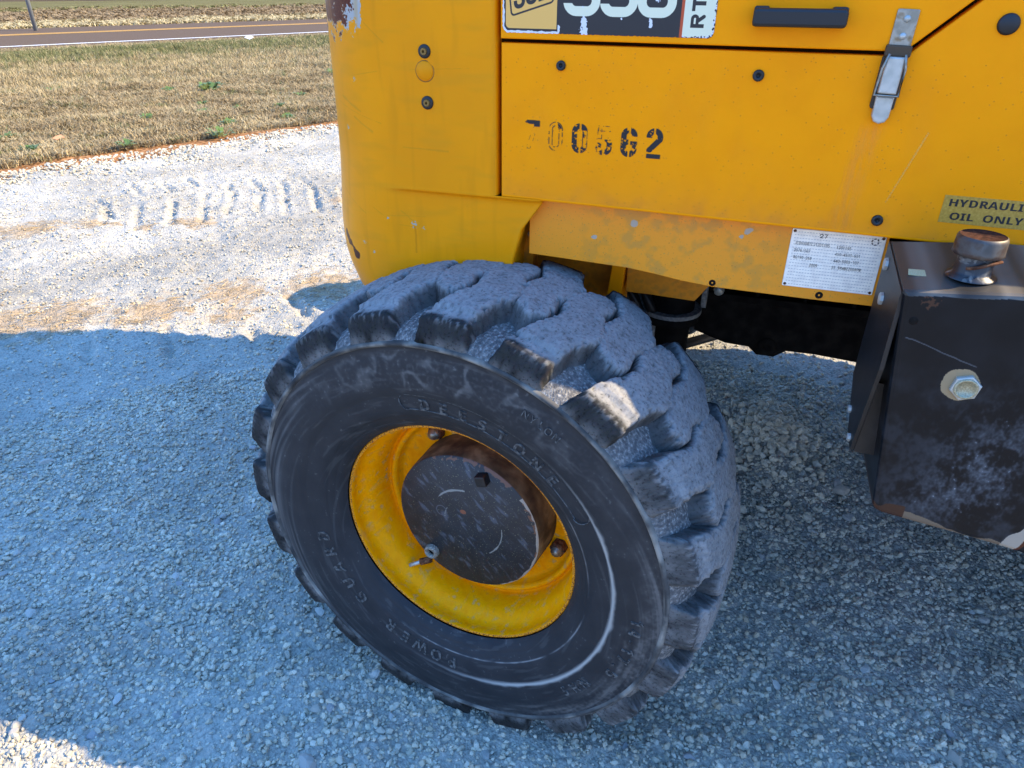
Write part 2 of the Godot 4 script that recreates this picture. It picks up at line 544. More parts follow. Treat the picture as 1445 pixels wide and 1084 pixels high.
func multi(called: String, mesh: Mesh, spots: Array, cols: Array, parent: Node = null) -> MultiMeshInstance3D:
	var mm := MultiMesh.new()
	mm.transform_format = MultiMesh.TRANSFORM_3D
	mm.use_colors = true
	mm.mesh = mesh
	mm.instance_count = spots.size()
	for i in spots.size():
		mm.set_instance_transform(i, spots[i])
		mm.set_instance_color(i, cols[i])
	var o := MultiMeshInstance3D.new()
	o.name = called
	o.multimesh = mm
	o.set_meta("kind", "stuff")
	(parent if parent else self).add_child(o, true)
	return o

func under_tyre(x: float, z: float) -> bool:
	return absf(x + 0.42) < 0.11 and z < 0.19 and z > -0.12

func setting() -> void:
	# soil that everything lies on, out to the horizon
	var none := func(_n: float, _x: float, _z: float) -> float: return 0.0
	var white := func(_n: float, _x: float, _z: float) -> Color: return Color.WHITE
	var flat := func(_n: float, _x: float, _z: float) -> Color: return Color(0.2, 0.15, 0.09)
	var g := strip("ground", -900, 900, -900, 900, -0.6, 450, 450, M.soil, flat, none)
	tag(g, "", "", "", "structure")
	var yard := obj("gravel_yard", gravel_mesh())
	tag(yard, "pale crushed limestone yard around the yellow forklift", "gravel", "", "structure")

	# loose stones: the largest ones singly, the countless rest as stuff
	var big := []
	for k in 6:
		big.append(stone_mesh(100 + k, true))
	var tints := [Color(0.42, 0.4, 0.35), Color(0.5, 0.47, 0.4), Color(0.34, 0.33, 0.31), Color(0.45, 0.4, 0.32), Color(0.54, 0.51, 0.44)]
	var tinted := {}
	for k in 285:
		var x := 0.0
		var z := 0.0
		while true:
			var d := rng.randf_range(0.35, 2.6)
			var a := rng.randf_range(-0.95, 0.8)
			x = sin(a - 0.314) * d
			z = 1.13 - cos(a - 0.314) * d
			if not under_tyre(x, z) and far_of(x, z) < 6.0:
				break
		var s := rng.randf_range(0.007, 0.0125) * (1.55 if rng.randf() < 0.12 else 1.0)
		var key := "%d_%d" % [rng.randi() % 6, rng.randi() % 5]
		if not tinted.has(key):
			var am: ArrayMesh = big[int(key[0])].duplicate()
			var m: StandardMaterial3D = M.stone.duplicate()
			m.vertex_color_use_as_albedo = false
			m.albedo_color = (tints[int(key[2])] as Color).linear_to_srgb()
			am.surface_set_material(0, m)
			tinted[key] = am
		var o := obj("stone", tinted[key], yard)
		o.transform = Transform3D(Basis.from_euler(Vector3(rng.randf_range(-0.4, 0.4), rng.randf() * TAU, rng.randf_range(-0.4, 0.4))) * Basis.from_scale(Vector3(s * rng.randf_range(1.0, 1.7), s * rng.randf_range(0.5, 0.85), s)), Vector3(x, height(x, z) + s * 0.12, z))
	var loose := Node3D.new()
	loose.name = "loose_gravel"
	yard.add_child(loose, true)
	loose.set_meta("kind", "stuff")
	for kind in 5:
		var spots := []
		var cols := []
		var am := stone_mesh(kind + 1, false)
		for i in 52000:
			var far := rng.randf() < 0.42
			var d := sqrt(rng.randf_range(6.0, 78.0)) if far else sqrt(rng.randf_range(0.06, 7.5))
			var a := rng.randf_range(-0.98, 1.15)
			var x := sin(a - 0.314) * d
			var z := 1.13 - cos(a - 0.314) * d
			if i < 230:
				var rr := absf(rng.randfn(0.0, 0.1))
				var aa := rng.randf() * TAU
				x = 0.2 + cos(aa) * rr
				z = -1.08 + sin(aa) * rr * 2.0
			if x > 2.4 or (far and x > 0.5) or far_of(x, z) > 6.35 or under_tyre(x, z):
				continue
			var dens := 0.5 + na.get_noise_2d(x * 1.4 + 7.0, z * 1.4) * 1.1
			if rng.randf() > 0.5 + dens * 0.6:
				continue
			if clay_at(x, z) > 0.5 and rng.randf() < 0.8:
				continue
			var s := rng.randf_range(0.0018, 0.0046)
			s += 0.006 * pow(rng.randf(), 5.0)
			if far:
				s = rng.randf_range(0.0035, 0.009)
			if i < 230:
				s = rng.randf_range(0.005, 0.017)
			if far_of(x, z) > 5.7:
				s *= 1.7
			var b := Basis.from_euler(Vector3(rng.randf() * TAU, rng.randf() * TAU, rng.randf() * 0.7)) * Basis.from_scale(Vector3(s * rng.randf_range(0.9, 1.5), s * rng.randf_range(0.6, 0.95), s))
			spots.append(Transform3D(b, Vector3(x, height(x, z) + s * 0.18 + ss(5.65, 6.1, far_of(x, z)) * 0.03, z)))
			var t := 0.54 + 0.28 * rng.randf()
			var w := rng.randf_range(-0.02, 0.05)
			cols.append(Color(t * 1.03 + w, t, t * 0.91 - w * 1.1) * gravel_tint(x, z) * 1.45)
		multi("stone_chips", am, spots, cols, loose)

	# verge, road, far verge, fields
	var verge := strip("grass_verge_ground", 5.7, 19.4, -40, 60, 0.0, 0.22, 0.5, M.soil, verge_tint, verge_rise)
	tag(verge, "", "", "", "structure")
	var road := strip("road", 19.3, 27.4, -120, 200, 0.035, 8.1, 8, M.asphalt, white, none)
	tag(road, "", "", "", "structure")
	strip("edge_line", 19.82, 20.0, -120, 200, 0.041, 1, 8, M.white_line, white, none, road)
	strip("centre_line", 24.02, 24.2, -120, 200, 0.041, 1, 8, M.yellow_line, white, none, road)
	strip("centre_line", 24.36, 24.54, -120, 200, 0.041, 1, 8, M.yellow_line, white, none, road)
	var far_tint := func(n: float, x: float, z: float) -> Color:
		var k := na.get_noise_2d(x * 0.25, z * 0.25) * 0.35 + na.get_noise_2d(x, z) * 0.3
		var c := Color(0.32, 0.25, 0.14)
		c = c.lerp(Color(0.2, 0.14, 0.08), ss(30.5, 32.0, n + k))
		c = c.lerp(Color(0.19, 0.17, 0.07), ss(43.0, 47.0, n + k * 3))
		c = c.lerp(Color(0.12, 0.08, 0.05), ss(62.0, 66.0, n + k * 3))
		return c * (1.0 + k * 0.6)
	var far_rise := func(n: float, x: float, z: float) -> float:
		return na.get_noise_2d(x * 0.3, z * 0.3) * 0.12 * ss(28, 32, n)
	tag(strip("field", 27.3, 120, -90, 200, 0.0, 0.8, 2.0, M.soil, far_tint, far_rise), "", "", "", "structure")
	tag(strip("far_field", 119, 900, -500, 900, -0.1, 60, 60, M.soil, flat, none), "", "", "", "structure")
	grass()

func blade_mesh(sd: int, blades: int, lean: float, wide: float) -> ArrayMesh:
	var r := RandomNumberGenerator.new()
	r.seed = sd
	var st := mb()
	for k in blades:
		var a := r.randf() * TAU
		var d := Vector3(cos(a), 0, sin(a))
		var side := Vector3(-sin(a), 0, cos(a)) * wide * r.randf_range(0.7, 1.3)
		var o := Vector3(r.randf_range(-0.5, 0.5), -0.08, r.randf_range(-0.5, 0.5))
		var h := r.randf_range(0.55, 1.0)
		var l := lean * r.randf_range(0.3, 1.4)
		var p1 := o + d * l * 0.3 + Vector3(0, h * 0.55, 0)
		var p2 := o + d * l * 1.0 + Vector3(0, h * r.randf_range(0.6, 1.0), 0)
		quad(st, o - side, o + side, p1 + side * 0.8, p1 - side * 0.8)
		tri(st, p1 - side * 0.8, p1 + side * 0.8, p2)
	return mesh_of(st, M.grass)

func grass() -> void:
	var root := Node3D.new()
	root.name = "dry_grass"
	add_child(root)
	tag(root, "dry straw coloured grass with green patches between the gravel and the road", "grass", "", "stuff")
	for kind in 4:
		var am := blade_mesh(60 + kind, 9, 0.9 if kind < 2 else 0.5, 0.035)
		var spots := []
		var cols := []
		for i in 34000:
			var n := 6.7 + pow(rng.randf(), 1.35) * 12.7
			var a := rng.randf_range(-1.02, 0.0)
			# walk along a bearing from the camera until this distance from the road is reached
			var dir := Vector2(sin(a - 0.314), -cos(a - 0.314))
			var d := (n + 0.4 * 1.13) / (-0.917 * dir.x - 0.4 * dir.y)
			var x := dir.x * d
			var z := 1.13 + dir.y * d
			var k := na.get_noise_2d(x * 0.9, z * 0.9)
			if n < 7.35 + k * 0.5 and rng.randf() < 0.75:
				continue
			var tall := 0.075 + 0.09 * ss(10.0, 13.5, n + k) * (1.0 - ss(16.5, 18.5, n)) + 0.02 * k
			tall *= rng.randf_range(0.7, 1.35)
			var spread := 0.11 * rng.randf_range(0.8, 1.3)
			spots.append(Transform3D(Basis.from_euler(Vector3(rng.randf_range(-0.2, 0.2), rng.randf() * TAU, rng.randf_range(-0.2, 0.2))) * Basis.from_scale(Vector3(spread, tall, spread)), Vector3(x, verge_rise(n, x, z), z)))
			var c := Color(0.52, 0.415, 0.225).lerp(Color(0.31, 0.225, 0.115), clampf(rng.randf() * 0.8 + (0.35 if n < 11.0 else 0.0) - 0.1 - k * 0.5, 0, 1))
			var green := ss(13.0, 16.3, n + k * 2.0) * (1.0 - ss(18.3, 19.0, n)) * 0.8 + clampf(na.get_noise_2d(x * 1.9 + 70.0, z * 1.9) - 0.18, 0, 1) * 1.1
			if rng.randf() < green:
				c = Color(0.13, 0.15, 0.05).lerp(Color(0.27, 0.25, 0.11), rng.randf())
			cols.append(c * rng.randf_range(0.5, 1.05))
		multi("grass_tufts", am, spots, cols, root)
	# far verge and stubble beyond the road
	var far := Node3D.new()
	far.name = "field_stubble"
	add_child(far)
	tag(far, "brown cut stubble and pale verge grass beyond the road", "stubble", "", "stuff")
	for kind in 2:
		var am := blade_mesh(80 + kind, 7, 0.6, 0.06)
		var spots := []
		var cols := []
		for i in 19000:
			var n := rng.randf_range(27.6, 46.0)
			var a := rng.randf_range(-1.0, 0.0)
			var dir := Vector2(sin(a - 0.314), -cos(a - 0.314))
			var d := (n + 0.452) / (-0.917 * dir.x - 0.4 * dir.y)
			var x := dir.x * d
			var z := 1.13 + dir.y * d
			var tall := 0.16 * rng.randf_range(0.6, 1.4)
			spots.append(Transform3D(Basis.from_euler(Vector3(0, rng.randf() * TAU, 0)) * Basis.from_scale(Vector3(0.35, tall, 0.35)), Vector3(x, na.get_noise_2d(x * 0.3, z * 0.3) * 0.12 * ss(28, 32, n), z)))
			var c := Color(0.42, 0.34, 0.18) if n < 31.0 else Color(0.25, 0.18, 0.095)
			if n > 42.0 and rng.randf() < 0.6:
				c = Color(0.2, 0.19, 0.07)
			cols.append(c * rng.randf_range(0.7, 1.25))
		multi("stubble_tufts", am, spots, cols, far)

func small_growth() -> void:
	# straw trodden into the yard
	var st := mb()
	tube(st, [Vector3(-0.5, 0, 0), Vector3(-0.1, 0.06, 0.02), Vector3(0.5, 0.0, -0.06)], 0.012, 4)
	var am := mesh_of(st, M.grass)
	var spots := []
	var cols := []
	for i in 9000:
		var x := rng.randf_range(-4.7, -1.45)
		var z := rng.randf_range(-2.6, -0.4)
		if rng.randf() > clay_at(x, z) * 1.1 - 0.02:
			continue
		var s := rng.randf_range(0.025, 0.095)
		spots.append(Transform3D(Basis.from_euler(Vector3(rng.randf_range(-0.25, 0.25), rng.randfn(0.6, 1.1), rng.randf_range(-0.2, 0.2))) * Basis.from_scale(Vector3(s, minf(s, 0.08), minf(s, 0.08))), Vector3(x, height(x, z) + 0.005, z)))
		cols.append(Color(0.5, 0.37, 0.2) * rng.randf_range(0.45, 1.15))
	tag(multi("straw", am, spots, cols), "golden straw trodden into the pale gravel beside the shadow edge", "straw", "", "stuff")
	# green weeds in the dead grass
	var leafy := mat(lin(0.085, 0.14, 0.03), 0.6, 0.0, 0.4)
	leafy.backlight_enabled = true
	leafy.backlight = Color(0.5, 0.5, 0.3)
	leafy.cull_mode = BaseMaterial3D.CULL_DISABLED
	var weed_meshes := []
	for k in 3:
		var w := mb()
		w.set_smooth_group(0)
		var r := RandomNumberGenerator.new()
		r.seed = 400 + k
		for i in 22:
			var a := r.randf() * TAU
			var d := Vector3(cos(a), 0, sin(a))
			var sd := Vector3(-sin(a), 0, cos(a))
			var l := r.randf_range(0.5, 1.0)
			var up := r.randf_range(0.2, 0.75)
			var o := d * r.randf_range(0.0, 0.5) + Vector3(r.randf_range(-0.3, 0.3), 0, 0)
			var m := o + d * l * 0.5 + Vector3(0, up * 0.8, 0)
			var e := o + d * l + Vector3(0, up * 0.7, 0)
			tri(w, o, m + sd * 0.17, m)
			tri(w, o, m, m - sd * 0.17)
			tri(w, m, m + sd * 0.17, e)
			tri(w, m - sd * 0.17, m, e)
		weed_meshes.append(mesh_of(w, leafy))
	var places := [[-7.25, -7.66, 0.2], [-9.2, -6.92, 0.12], [-7.76, -7.48, 0.11], [-4.99, -4.98, 0.13], [-5.37, -5.61, 0.1], [-5.44, -4.23, 0.09], [-6.03, -3.75, 0.09], [-5.1, -6.25, 0.1], [-5.91, -7.81, 0.09], [-6.27, -5.42, 0.08], [-6.1, -6.09, 0.09], [-6.76, -10.1, 0.12], [-5.47, -6.67, 0.08], [-6.89, -4.2, 0.11], [-6.0, -6.6, 0.07], [-6.6, -6.7, 0.08]]
	var named := ["", "small green weed far left, level with the largest clump", "small green weed just left of the largest clump", "", "green weed close behind the one nearest the gravel edge", "low green weed near the orange clay edge, left of centre", "green weed at the clay edge near the left frame border", "pale green weed halfway between largest clump and counterweight", "upper small weed beside the counterweight's rear edge", "faint green weed alone in the middle of the left verge", "faint green weed below and left of the largest clump", "green weed highest up the verge, close by the counterweight", "small weed in the lower verge near the counterweight", "green weed at the left frame border above the clay", "tiny green weed between the largest clump and the gravel edge", "tiny green weed directly below the largest clump"]
	for i in places.size():
		var p = places[i]
		var o := obj("weed", weed_meshes[i % 3])
		var n := far_of(p[0], p[1])
		o.transform = Transform3D(Basis(Vector3.UP, rng.randf() * TAU).scaled(Vector3.ONE * p[2]), Vector3(p[0], verge_rise(n, p[0], p[1]) + 0.03, p[1]))
		if i == 0:
			tag(o, "largest green weed clump, midway up the dry grass verge", "weed", "green weeds in the verge")
		elif i == 3:
			tag(o, "green weed clump nearest the gravel edge beside the forklift", "weed", "green weeds in the verge")
		else:
			tag(o, named[i], "weed", "green weeds in the verge")
	# a dead leaf and a scrap of litter
	var lf := mb()
	prism(lf, PackedVector2Array([Vector2(-0.05, 0), Vector2(-0.015, -0.03), Vector2(0.02, -0.012), Vector2(0.055, -0.02), Vector2(0.03, 0.03), Vector2(-0.02, 0.02)]), -0.002, 0.0, 0.0)
	var leaf := build("dead_leaf", lf, mat(lin(0.5, 0.22, 0.1), 0.8))
	leaf.transform = Transform3D(Basis.from_euler(Vector3(-1.0, 0.7, 0.2)), Vector3(-6.25, 0.06, -4.25))
	tag(leaf, "orange brown dead leaf lying on the dry grass", "leaf")
	var lt := mb()
	prism(lt, PackedVector2Array([Vector2(-0.1, 0), Vector2(0.03, -0.06), Vector2(0.12, 0.01), Vector2(0.02, 0.07)]), -0.01, 0.0, 0.003)
	var scrap := build("paper_scrap", lt, mat(Color(0.9, 0.9, 0.9), 0.8))
	scrap.transform = Transform3D(Basis.from_euler(Vector3(-0.9, 0.3, 0)), Vector3(-11.6, 0.22, -14.6))
	tag(scrap, "small white paper scrap in the grass near the road", "litter")
	# post by the far side of the road
	var ps := mb()
	for k in 3:
		tube(ps, [Vector3(0, -0.1, 0), Vector3(0, 3.4, 0)], 0.055 - k * 0.012, 8)
	var post := build("sign_post", ps, mat(Color(0.52, 0.54, 0.55), 0.5, 0.5))
	post.position = Vector3(-20.85, 0, -17.1)
	tag(post, "thin grey metal post standing beyond the road", "post")

# ------------------------------------------------------------------ the machine
func forklift() -> void:
	lift = Node3D.new()
	lift.name = "forklift"
	add_child(lift)
	tag(lift, "yellow rough terrain forklift with a black hydraulic tank and dusty rear wheel", "forklift")
	counterweight()
	panels()
	skirt()
	tank()
	under_body()
	cab()
	var w := wheel()
	w.position = Vector3(-0.418, 0.45, 0.177)
	w.rotation.y = deg_to_rad(-7.0)
	var w2 := w.duplicate()
	w2.name = "rear_wheel_001"
	lift.add_child(w2, true)
	w2.position = Vector3(-0.418, 0.45, -1.93)
	w2.rotation.y = PI + deg_to_rad(-7.0)

func arch_edge(y: float) -> float:
	if y > 1.0425:
		return -0.394
	var pts := [[1.0425, -0.316], [1.033, -0.320], [1.02, -0.329], [0.988, -0.352], [0.931, -0.368], [0.88, -0.371], [0.80, -0.36], [0.7, -0.34]]
	for k in pts.size() - 1:
		if y <= pts[k][0] and y >= pts[k + 1][0]:
			return lerpf(pts[k][1], pts[k + 1][1], (pts[k][0] - y) / (pts[k][0] - pts[k + 1][0]))
	return -0.34

func cw_color(u: float, v: float) -> Color:
	# u runs from the front edge (0) round the rear corner; v from 0.78 to 1.5 m
	var y := lerpf(0.78, 1.5, v)
	var x := -0.3 - u * 0.82        # metres along the skin, -0.567 is where the corner starts to turn
	var k := na.get_noise_2d(x * 4.0, y * 4.0)
	var f := nb.get_noise_2d(x * 4.0, y * 4.0)
	var f2 := nc.get_noise_2d(x * 9.0, y * 9.0)
	var c := Color(0.925, 0.572, 0.01).lerp(Color(0.885, 0.545, 0.02), clampf(0.5 + k * 0.9, 0, 1))
	c = c.lerp(Color(0.84, 0.57, 0.13), clampf(nb.get_noise_2d(x * 1.0 + 9.0, y * 9.0) - 0.2, 0, 1) * 0.35)
	# rusty chip at the top of the corner, with grey primer round it
	var chip := (y - 1.297) / 0.05 + (f * 1.1 + f2 * 0.35) * 0.7 - ss(-0.635, -0.595, x) * 4.0 - ss(-0.80, -0.9, x) * 3.0 + 0.25
	if chip > 0.0:
		c = Color(0.66, 0.65, 0.62) if chip < 0.1 + 0.75 * ss(-0.675, -0.64, x) else Color(0.3, 0.12, 0.09).lerp(Color(0.38, 0.19, 0.12), clampf(f2 + 0.5, 0, 1))
	# lower rust bite
	var bite := d_seg(Vector2(x, y), Vector2(-0.735, 0.927), Vector2(-0.69, 0.897))
	if bite < 0.007 + f * 0.008 and y < 0.95:
		c = Color(0.3, 0.14, 0.08)
	# scratches
	for s in [[-0.62, 1.295, -0.585, 1.268, 0.0016], [-0.66, 1.215, -0.6, 1.225, 0.001], [-0.70, 1.18, -0.645, 1.16, 0.0035], [-0.665, 1.15, -0.62, 1.13, 0.003], [-0.60, 0.99, -0.53, 0.993, 0.0011], [-0.575, 1.0, -0.553, 0.982, 0.0013], [-0.58, 0.975, -0.55, 0.972, 0.0009], [-0.73, 1.02, -0.65, 0.985, 0.0011], [-0.72, 1.17, -0.6, 1.145, 0.001], [-0.63, 1.0, -0.6, 0.985, 0.0009], [-0.56, 1.11, -0.48, 1.108, 0.002], [-0.54, 1.23, -0.44, 1.235, 0.0008]]:
		var d := d_seg(Vector2(x, y), Vector2(s[0], s[1]), Vector2(s[2], s[3]))
		var w: float = s[4] * (0.75 + f * 0.9)
		if d < w:
			c = c.lerp(Color(0.68, 0.48, 0.16), 0.35 * (1.0 - d / w) + 0.06)
	for s in [[-0.551, 0.977, 0.005], [-0.535, 0.972, 0.0025], [-0.6, 0.985, 0.0022], [-0.66, 0.93, 0.0035], [-0.635, 0.915, 0.003], [-0.69, 1.13, 0.003], [-0.655, 1.21, 0.003]]:
		if Vector2(x - s[0], y - s[1]).length() < s[2] * (0.8 + 1.6 * f2):
			c = Color(0.66, 0.62, 0.55)
	var wipe := nb.get_noise_2d(x * 0.9 + 20.0, y * 3.2)
	c = c.lerp(Color(0.8, 0.53, 0.1), clampf((wipe - 0.1) * 0.7, 0, 0.3))
	c = c.lerp(Color(0.74, 0.46, 0.05), clampf((nb.get_noise_2d(x * 3.5, y * 0.4 + 5.0) - 0.15) * 0.6, 0, 0.25))
	var run := absf(x + 0.551 + 0.002 * f) / 0.003
	if run < 1.0 and y < 0.975 and y > 0.925:
		c = c.lerp(Color(0.6, 0.33, 0.06), 0.35 * (1.0 - run))
	return c

func counterweight() -> void:
	var m := mat(Color.WHITE, 0.38, 0.0, 0.22)
	m.albedo_texture = paint(896, 768, cw_color)
	m.texture_repeat = false
	m.clearcoat_enabled = true
	m.clearcoat = 0.1
	m.clearcoat_roughness = 0.12
	var ys := [0.78, 0.80, 0.815, 0.83, 0.85, 0.87, 0.89, 0.91, 0.931, 0.945, 0.96, 0.975, 0.988, 1.0, 1.01, 1.02, 1.027, 1.033, 1.036, 1.0375, 1.039, 1.0405, 1.042, 1.0424, 1.0427, 1.046, 1.05, 1.06, 1.09, 1.13, 1.17, 1.21, 1.25, 1.29, 1.33, 1.38, 1.43, 1.47, 1.49, 1.5]
	var st := mb()
	st.set_smooth_group(0)
	var rows := []
	for y: float in ys:
		var row := []
		var xf := arch_edge(y)
		var bulge := 0.013 * exp(-pow((y - 0.935) / 0.10, 2)) - 0.10 * ss(0.855, 0.77, y) * ss(0.855, 0.77, y) - 0.015 * ss(0.89, 0.83, y)
		var tuck := -0.06 * ss(0.83, 0.77, y) - 0.05 * ss(1.44, 1.51, y)
		# the folded front edge
		row.append([Vector3(xf - 0.012, y, -0.14), 0.0])
		row.append([Vector3(xf - 0.001, y, -0.012), 0.0])
		row.append([Vector3(xf - 0.0015, y, -0.004), 0.0])
		for k in 25:
			var x := lerpf(xf - 0.005, -0.567, k / 24.0)
			var z := 0.002 + tuck - 0.007 * (1.0 - ss(1.034, 1.0405, y)) * ss(-0.655, -0.59, x)
			z += na.get_noise_2d(x * 1.2, y * 1.6) * 0.0012
			row.append([Vector3(x, y, z), (-0.3 - x) / 0.82])
		for k in range(1, 13):
			var a := k / 12.0 * PI / 2
			row.append([Vector3(-0.567 - sin(a) * (0.2 + bulge), y, -0.2 + cos(a) * (0.202 + tuck)), 0.3256 + a * 0.2 / 0.82])
		for k in range(1, 5):
			row.append([Vector3(-0.767 - bulge, y, lerpf(-0.2, -1.42, k / 4.0)), 0.71 + 0.29 * k / 4.0])
		for k in range(1, 9):
			var a := k / 8.0 * PI / 2
			row.append([Vector3(-0.567 - cos(a) * (0.2 + bulge), y, -1.42 - sin(a) * (0.2 + tuck)), 0.99])
		row.append([Vector3(-0.36, y, -1.62 - tuck), 0.99])
		rows.append(row)
	for j in rows.size() - 1:
		for k in rows[j].size() - 1:
			if ys[j] == 1.0424 and k < 3:
				continue
			var p := [rows[j][k + 1], rows[j][k], rows[j + 1][k], rows[j + 1][k + 1]]
			var v0: float = (ys[j] - 0.78) / 0.72
			var v1: float = (ys[j + 1] - 0.78) / 0.72
			uvquad(st, [p[0][0], p[1][0], p[2][0], p[3][0]], [Vector2(p[0][1], 1 - v0), Vector2(p[1][1], 1 - v0), Vector2(p[2][1], 1 - v1), Vector2(p[3][1], 1 - v1)])
	# lid
	var top: Array = rows[-1]
	for k in range(1, top.size() - 1):
		for q in [top[0], top[k], top[k + 1]]:
			st.set_uv(Vector2(0.6, 0.5)); st.add_vertex(q[0])
	var cw := build("counterweight", st, m, lift)
	# two socket bolts and a painted plug
	for p in [[-0.513, 1.257], [-0.512, 1.182]]:
		var b := mb()
		lathe(b, [[0.0, 0.0105], [0.003, 0.0102], [0.0045, 0.009], [0.0045, 0.0055]], 20, Transform3D(Basis(), Vector3(p[0], p[1], 0.001)))
		var bolt := build("bolt", b, M.plastic, cw)
		var b2 := mb()
		lathe(b2, [[0.0045, 0.0055], [0.007, 0.005], [0.007, 0.0022], [0.003, 0.002], [0.003, 0.0]], 14, Transform3D(Basis(), Vector3(p[0], p[1], 0.001)), false)
		build("bolt_head", b2, mat(Color(0.5, 0.38, 0.16), 0.5, 0.3), cw)
	var c := mb()
	lathe(c, [[0.0, 0.0148], [0.002, 0.0145], [0.0032, 0.0135], [0.0034, 0.0]], 28, Transform3D(Basis(), Vector3(-0.5145, 1.229, 0.001)))
	build("plug", c, mat(Color(0.88, 0.54, 0.01), 0.5, 0.0, 0.25), cw)
	var shade := mb()
	lathe(shade, [[0.0, 0.0165], [0.0008, 0.0162], [0.0008, 0.0148]], 28, Transform3D(Basis(), Vector3(-0.514, 1.2285, 0.0016)))
	build("plug_rim", shade, mat(Color(0.5, 0.3, 0.05), 0.7), cw)

func panels() -> void:
	# lower hood panel: its top edge climbs at the right
	var p := mb()
	prism(p, PackedVector2Array([Vector2(-0.388, 1.0415), Vector2(0.53, 1.028), Vector2(0.53, 1.5), Vector2(0.414, 1.5), Vector2(0.167, 1.2725), Vector2(0.155, 1.2705), Vector2(-0.388, 1.2725)]), -0.022, 0.0, 0.0022)
	var low := build("side_panel", p, M.yellow, lift)
	p = mb()
	prism(p, PackedVector2Array([Vector2(-0.388, 1.2782), Vector2(0.154, 1.2762), Vector2(0.163, 1.2775), Vector2(0.402, 1.5), Vector2(-0.388, 1.5)]), -0.022, 0.003, 0.0022)
	var high := build("upper_panel", p, M.yellow, lift)
	# dark sheet added behind the joints to keep the gaps dark
	p = mb()
	box(p, Vector3(-0.42, 1.048, -0.034), Vector3(0.528, 1.49, -0.028), 0.0)
	build("dark_joint_backing", p, mat(Color(0.2, 0.12, 0.03), 0.8, 0.0, 0.2), lift)
	# grommets
	for g in [[-0.294, 1.244, 0.0072, 0.0], [-0.013, 1.241, 0.0078, 0.0], [0.180, 1.057, 0.0078, 0.0], [0.270, 1.310, 0.0125, 1.0]]:
		var b := mb()
		var r: float = g[2]
		if g[3] > 0.5:
			lathe(b, [[0.0, r], [0.003, r * 0.97], [0.0045, r * 0.8], [0.005, 0.0]], 24, Transform3D(Basis(), Vector3(g[0], g[1], 0.0)))
		else:
			lathe(b, [[0.0, r], [0.003, r * 0.97], [0.0042, r * 0.82], [0.0042, r * 0.4], [0.0015, r * 0.32], [0.001, 0.0]], 20, Transform3D(Basis(), Vector3(g[0], g[1], 0.0)))
		build("grommet", b, M.plastic, low)
	# stencilled number
	var stc := mat(Color.WHITE, 0.6)
	stc.albedo_texture = paint(900, 256, stencil, true)
	stc.transparency = BaseMaterial3D.TRANSPARENCY_ALPHA_SCISSOR
	stc.alpha_scissor_threshold = 0.5
	stc.texture_repeat = false
	var q := mb()
	uvquad(q, [Vector3(-0.356, 1.113, 0.0007), Vector3(-0.127, 1.113, 0.0007), Vector3(-0.127, 1.171, 0.0007), Vector3(-0.356, 1.171, 0.0007)], [Vector2(0, 1), Vector2(1, 1), Vector2(1, 0), Vector2(0, 0)])
	build("stencilled_number", q, stc, low)
	# rain and oil streaks below the latch, as a thin worn film of lighter paint
	var film := mat(Color.WHITE, 0.5)
	film.albedo_texture = paint(160, 320, func(u: float, v: float) -> Color:
		var x := u - 0.5 + 0.16 * (1.0 - v)
		var n := nb.get_noise_2d(u * 1.2, v * 0.35) + 0.5 * nc.get_noise_2d(u * 3.0, v * 2.0)
		var a := (1.0 - ss(0.12, 0.24, absf(x) + n * 0.12)) * (0.5 + 0.5 * ss(0.0, 0.1, v)) * (1.0 - ss(0.9, 1.0, v))
		return Color(0.93, 0.63, 0.2, a * 0.24 * (0.6 + n)), true)
	film.transparency = BaseMaterial3D.TRANSPARENCY_ALPHA
	film.texture_repeat = false
	q = mb()
	uvquad(q, [Vector3(0.10, 1.036, 0.0006), Vector3(0.19, 1.036, 0.0006), Vector3(0.19, 1.192, 0.0006), Vector3(0.10, 1.192, 0.0006)], [Vector2(0, 1), Vector2(1, 1), Vector2(1, 0), Vector2(0, 0)])
	build("worn_streak", q, film, low)
	# thin dust along the lower edge, faint run marks and a long scratch
	var dust := mat(Color.WHITE, 0.7)
	dust.albedo_texture = paint(640, 200, func(u: float, v: float) -> Color:
		var x := -0.386 + u * 0.79
		var y := 1.046 + v * 0.222
		var n := nb.get_noise_2d(x * 2.4, y * 0.5)
		var m := na.get_noise_2d(x * 5.0, y * 5.0)
		var film_low := exp(-v * 7.0) * (0.16 + 0.25 * maxf(nb.get_noise_2d(x * 3.0, y * 3.0), 0.0))
		var a := (film_low * 0.6 + 0.04 * clampf(m + n * 0.6, 0, 1) * ss(1.0, 0.85, v)) * ss(1.0, 0.9, u)
		var d := d_seg(Vector2(x, y), Vector2(0.215, 1.18), Vector2(0.185, 1.09))
		if d < 0.0009 + 0.0006 * n:
			return Color(0.95, 0.78, 0.3, 0.45)
		if nc.get_noise_2d(x * 14.0, y * 14.0) > 0.72:
			return Color(0.4, 0.28, 0.12, 0.5)
		return Color(0.62, 0.48, 0.28, a), true)
	dust.transparency = BaseMaterial3D.TRANSPARENCY_ALPHA
	dust.texture_repeat = false
	q = mb()
	uvquad(q, [Vector3(-0.386, 1.046, 0.0003), Vector3(0.404, 1.034, 0.0003), Vector3(0.404, 1.268, 0.0003), Vector3(-0.386, 1.268, 0.0003)], [Vector2(0, 1), Vector2(1, 1), Vector2(1, 0), Vector2(0, 0)])
	build("dust_film", q, dust, low)
	# sticker on the upper panel
	var sk := mat(Color.WHITE, 0.35)
	sk.albedo_texture = paint(915, 360, sticker, true)
	sk.transparency = BaseMaterial3D.TRANSPARENCY_ALPHA_SCISSOR
	sk.alpha_scissor_threshold = 0.5
	sk.texture_repeat = false
	q = mb()
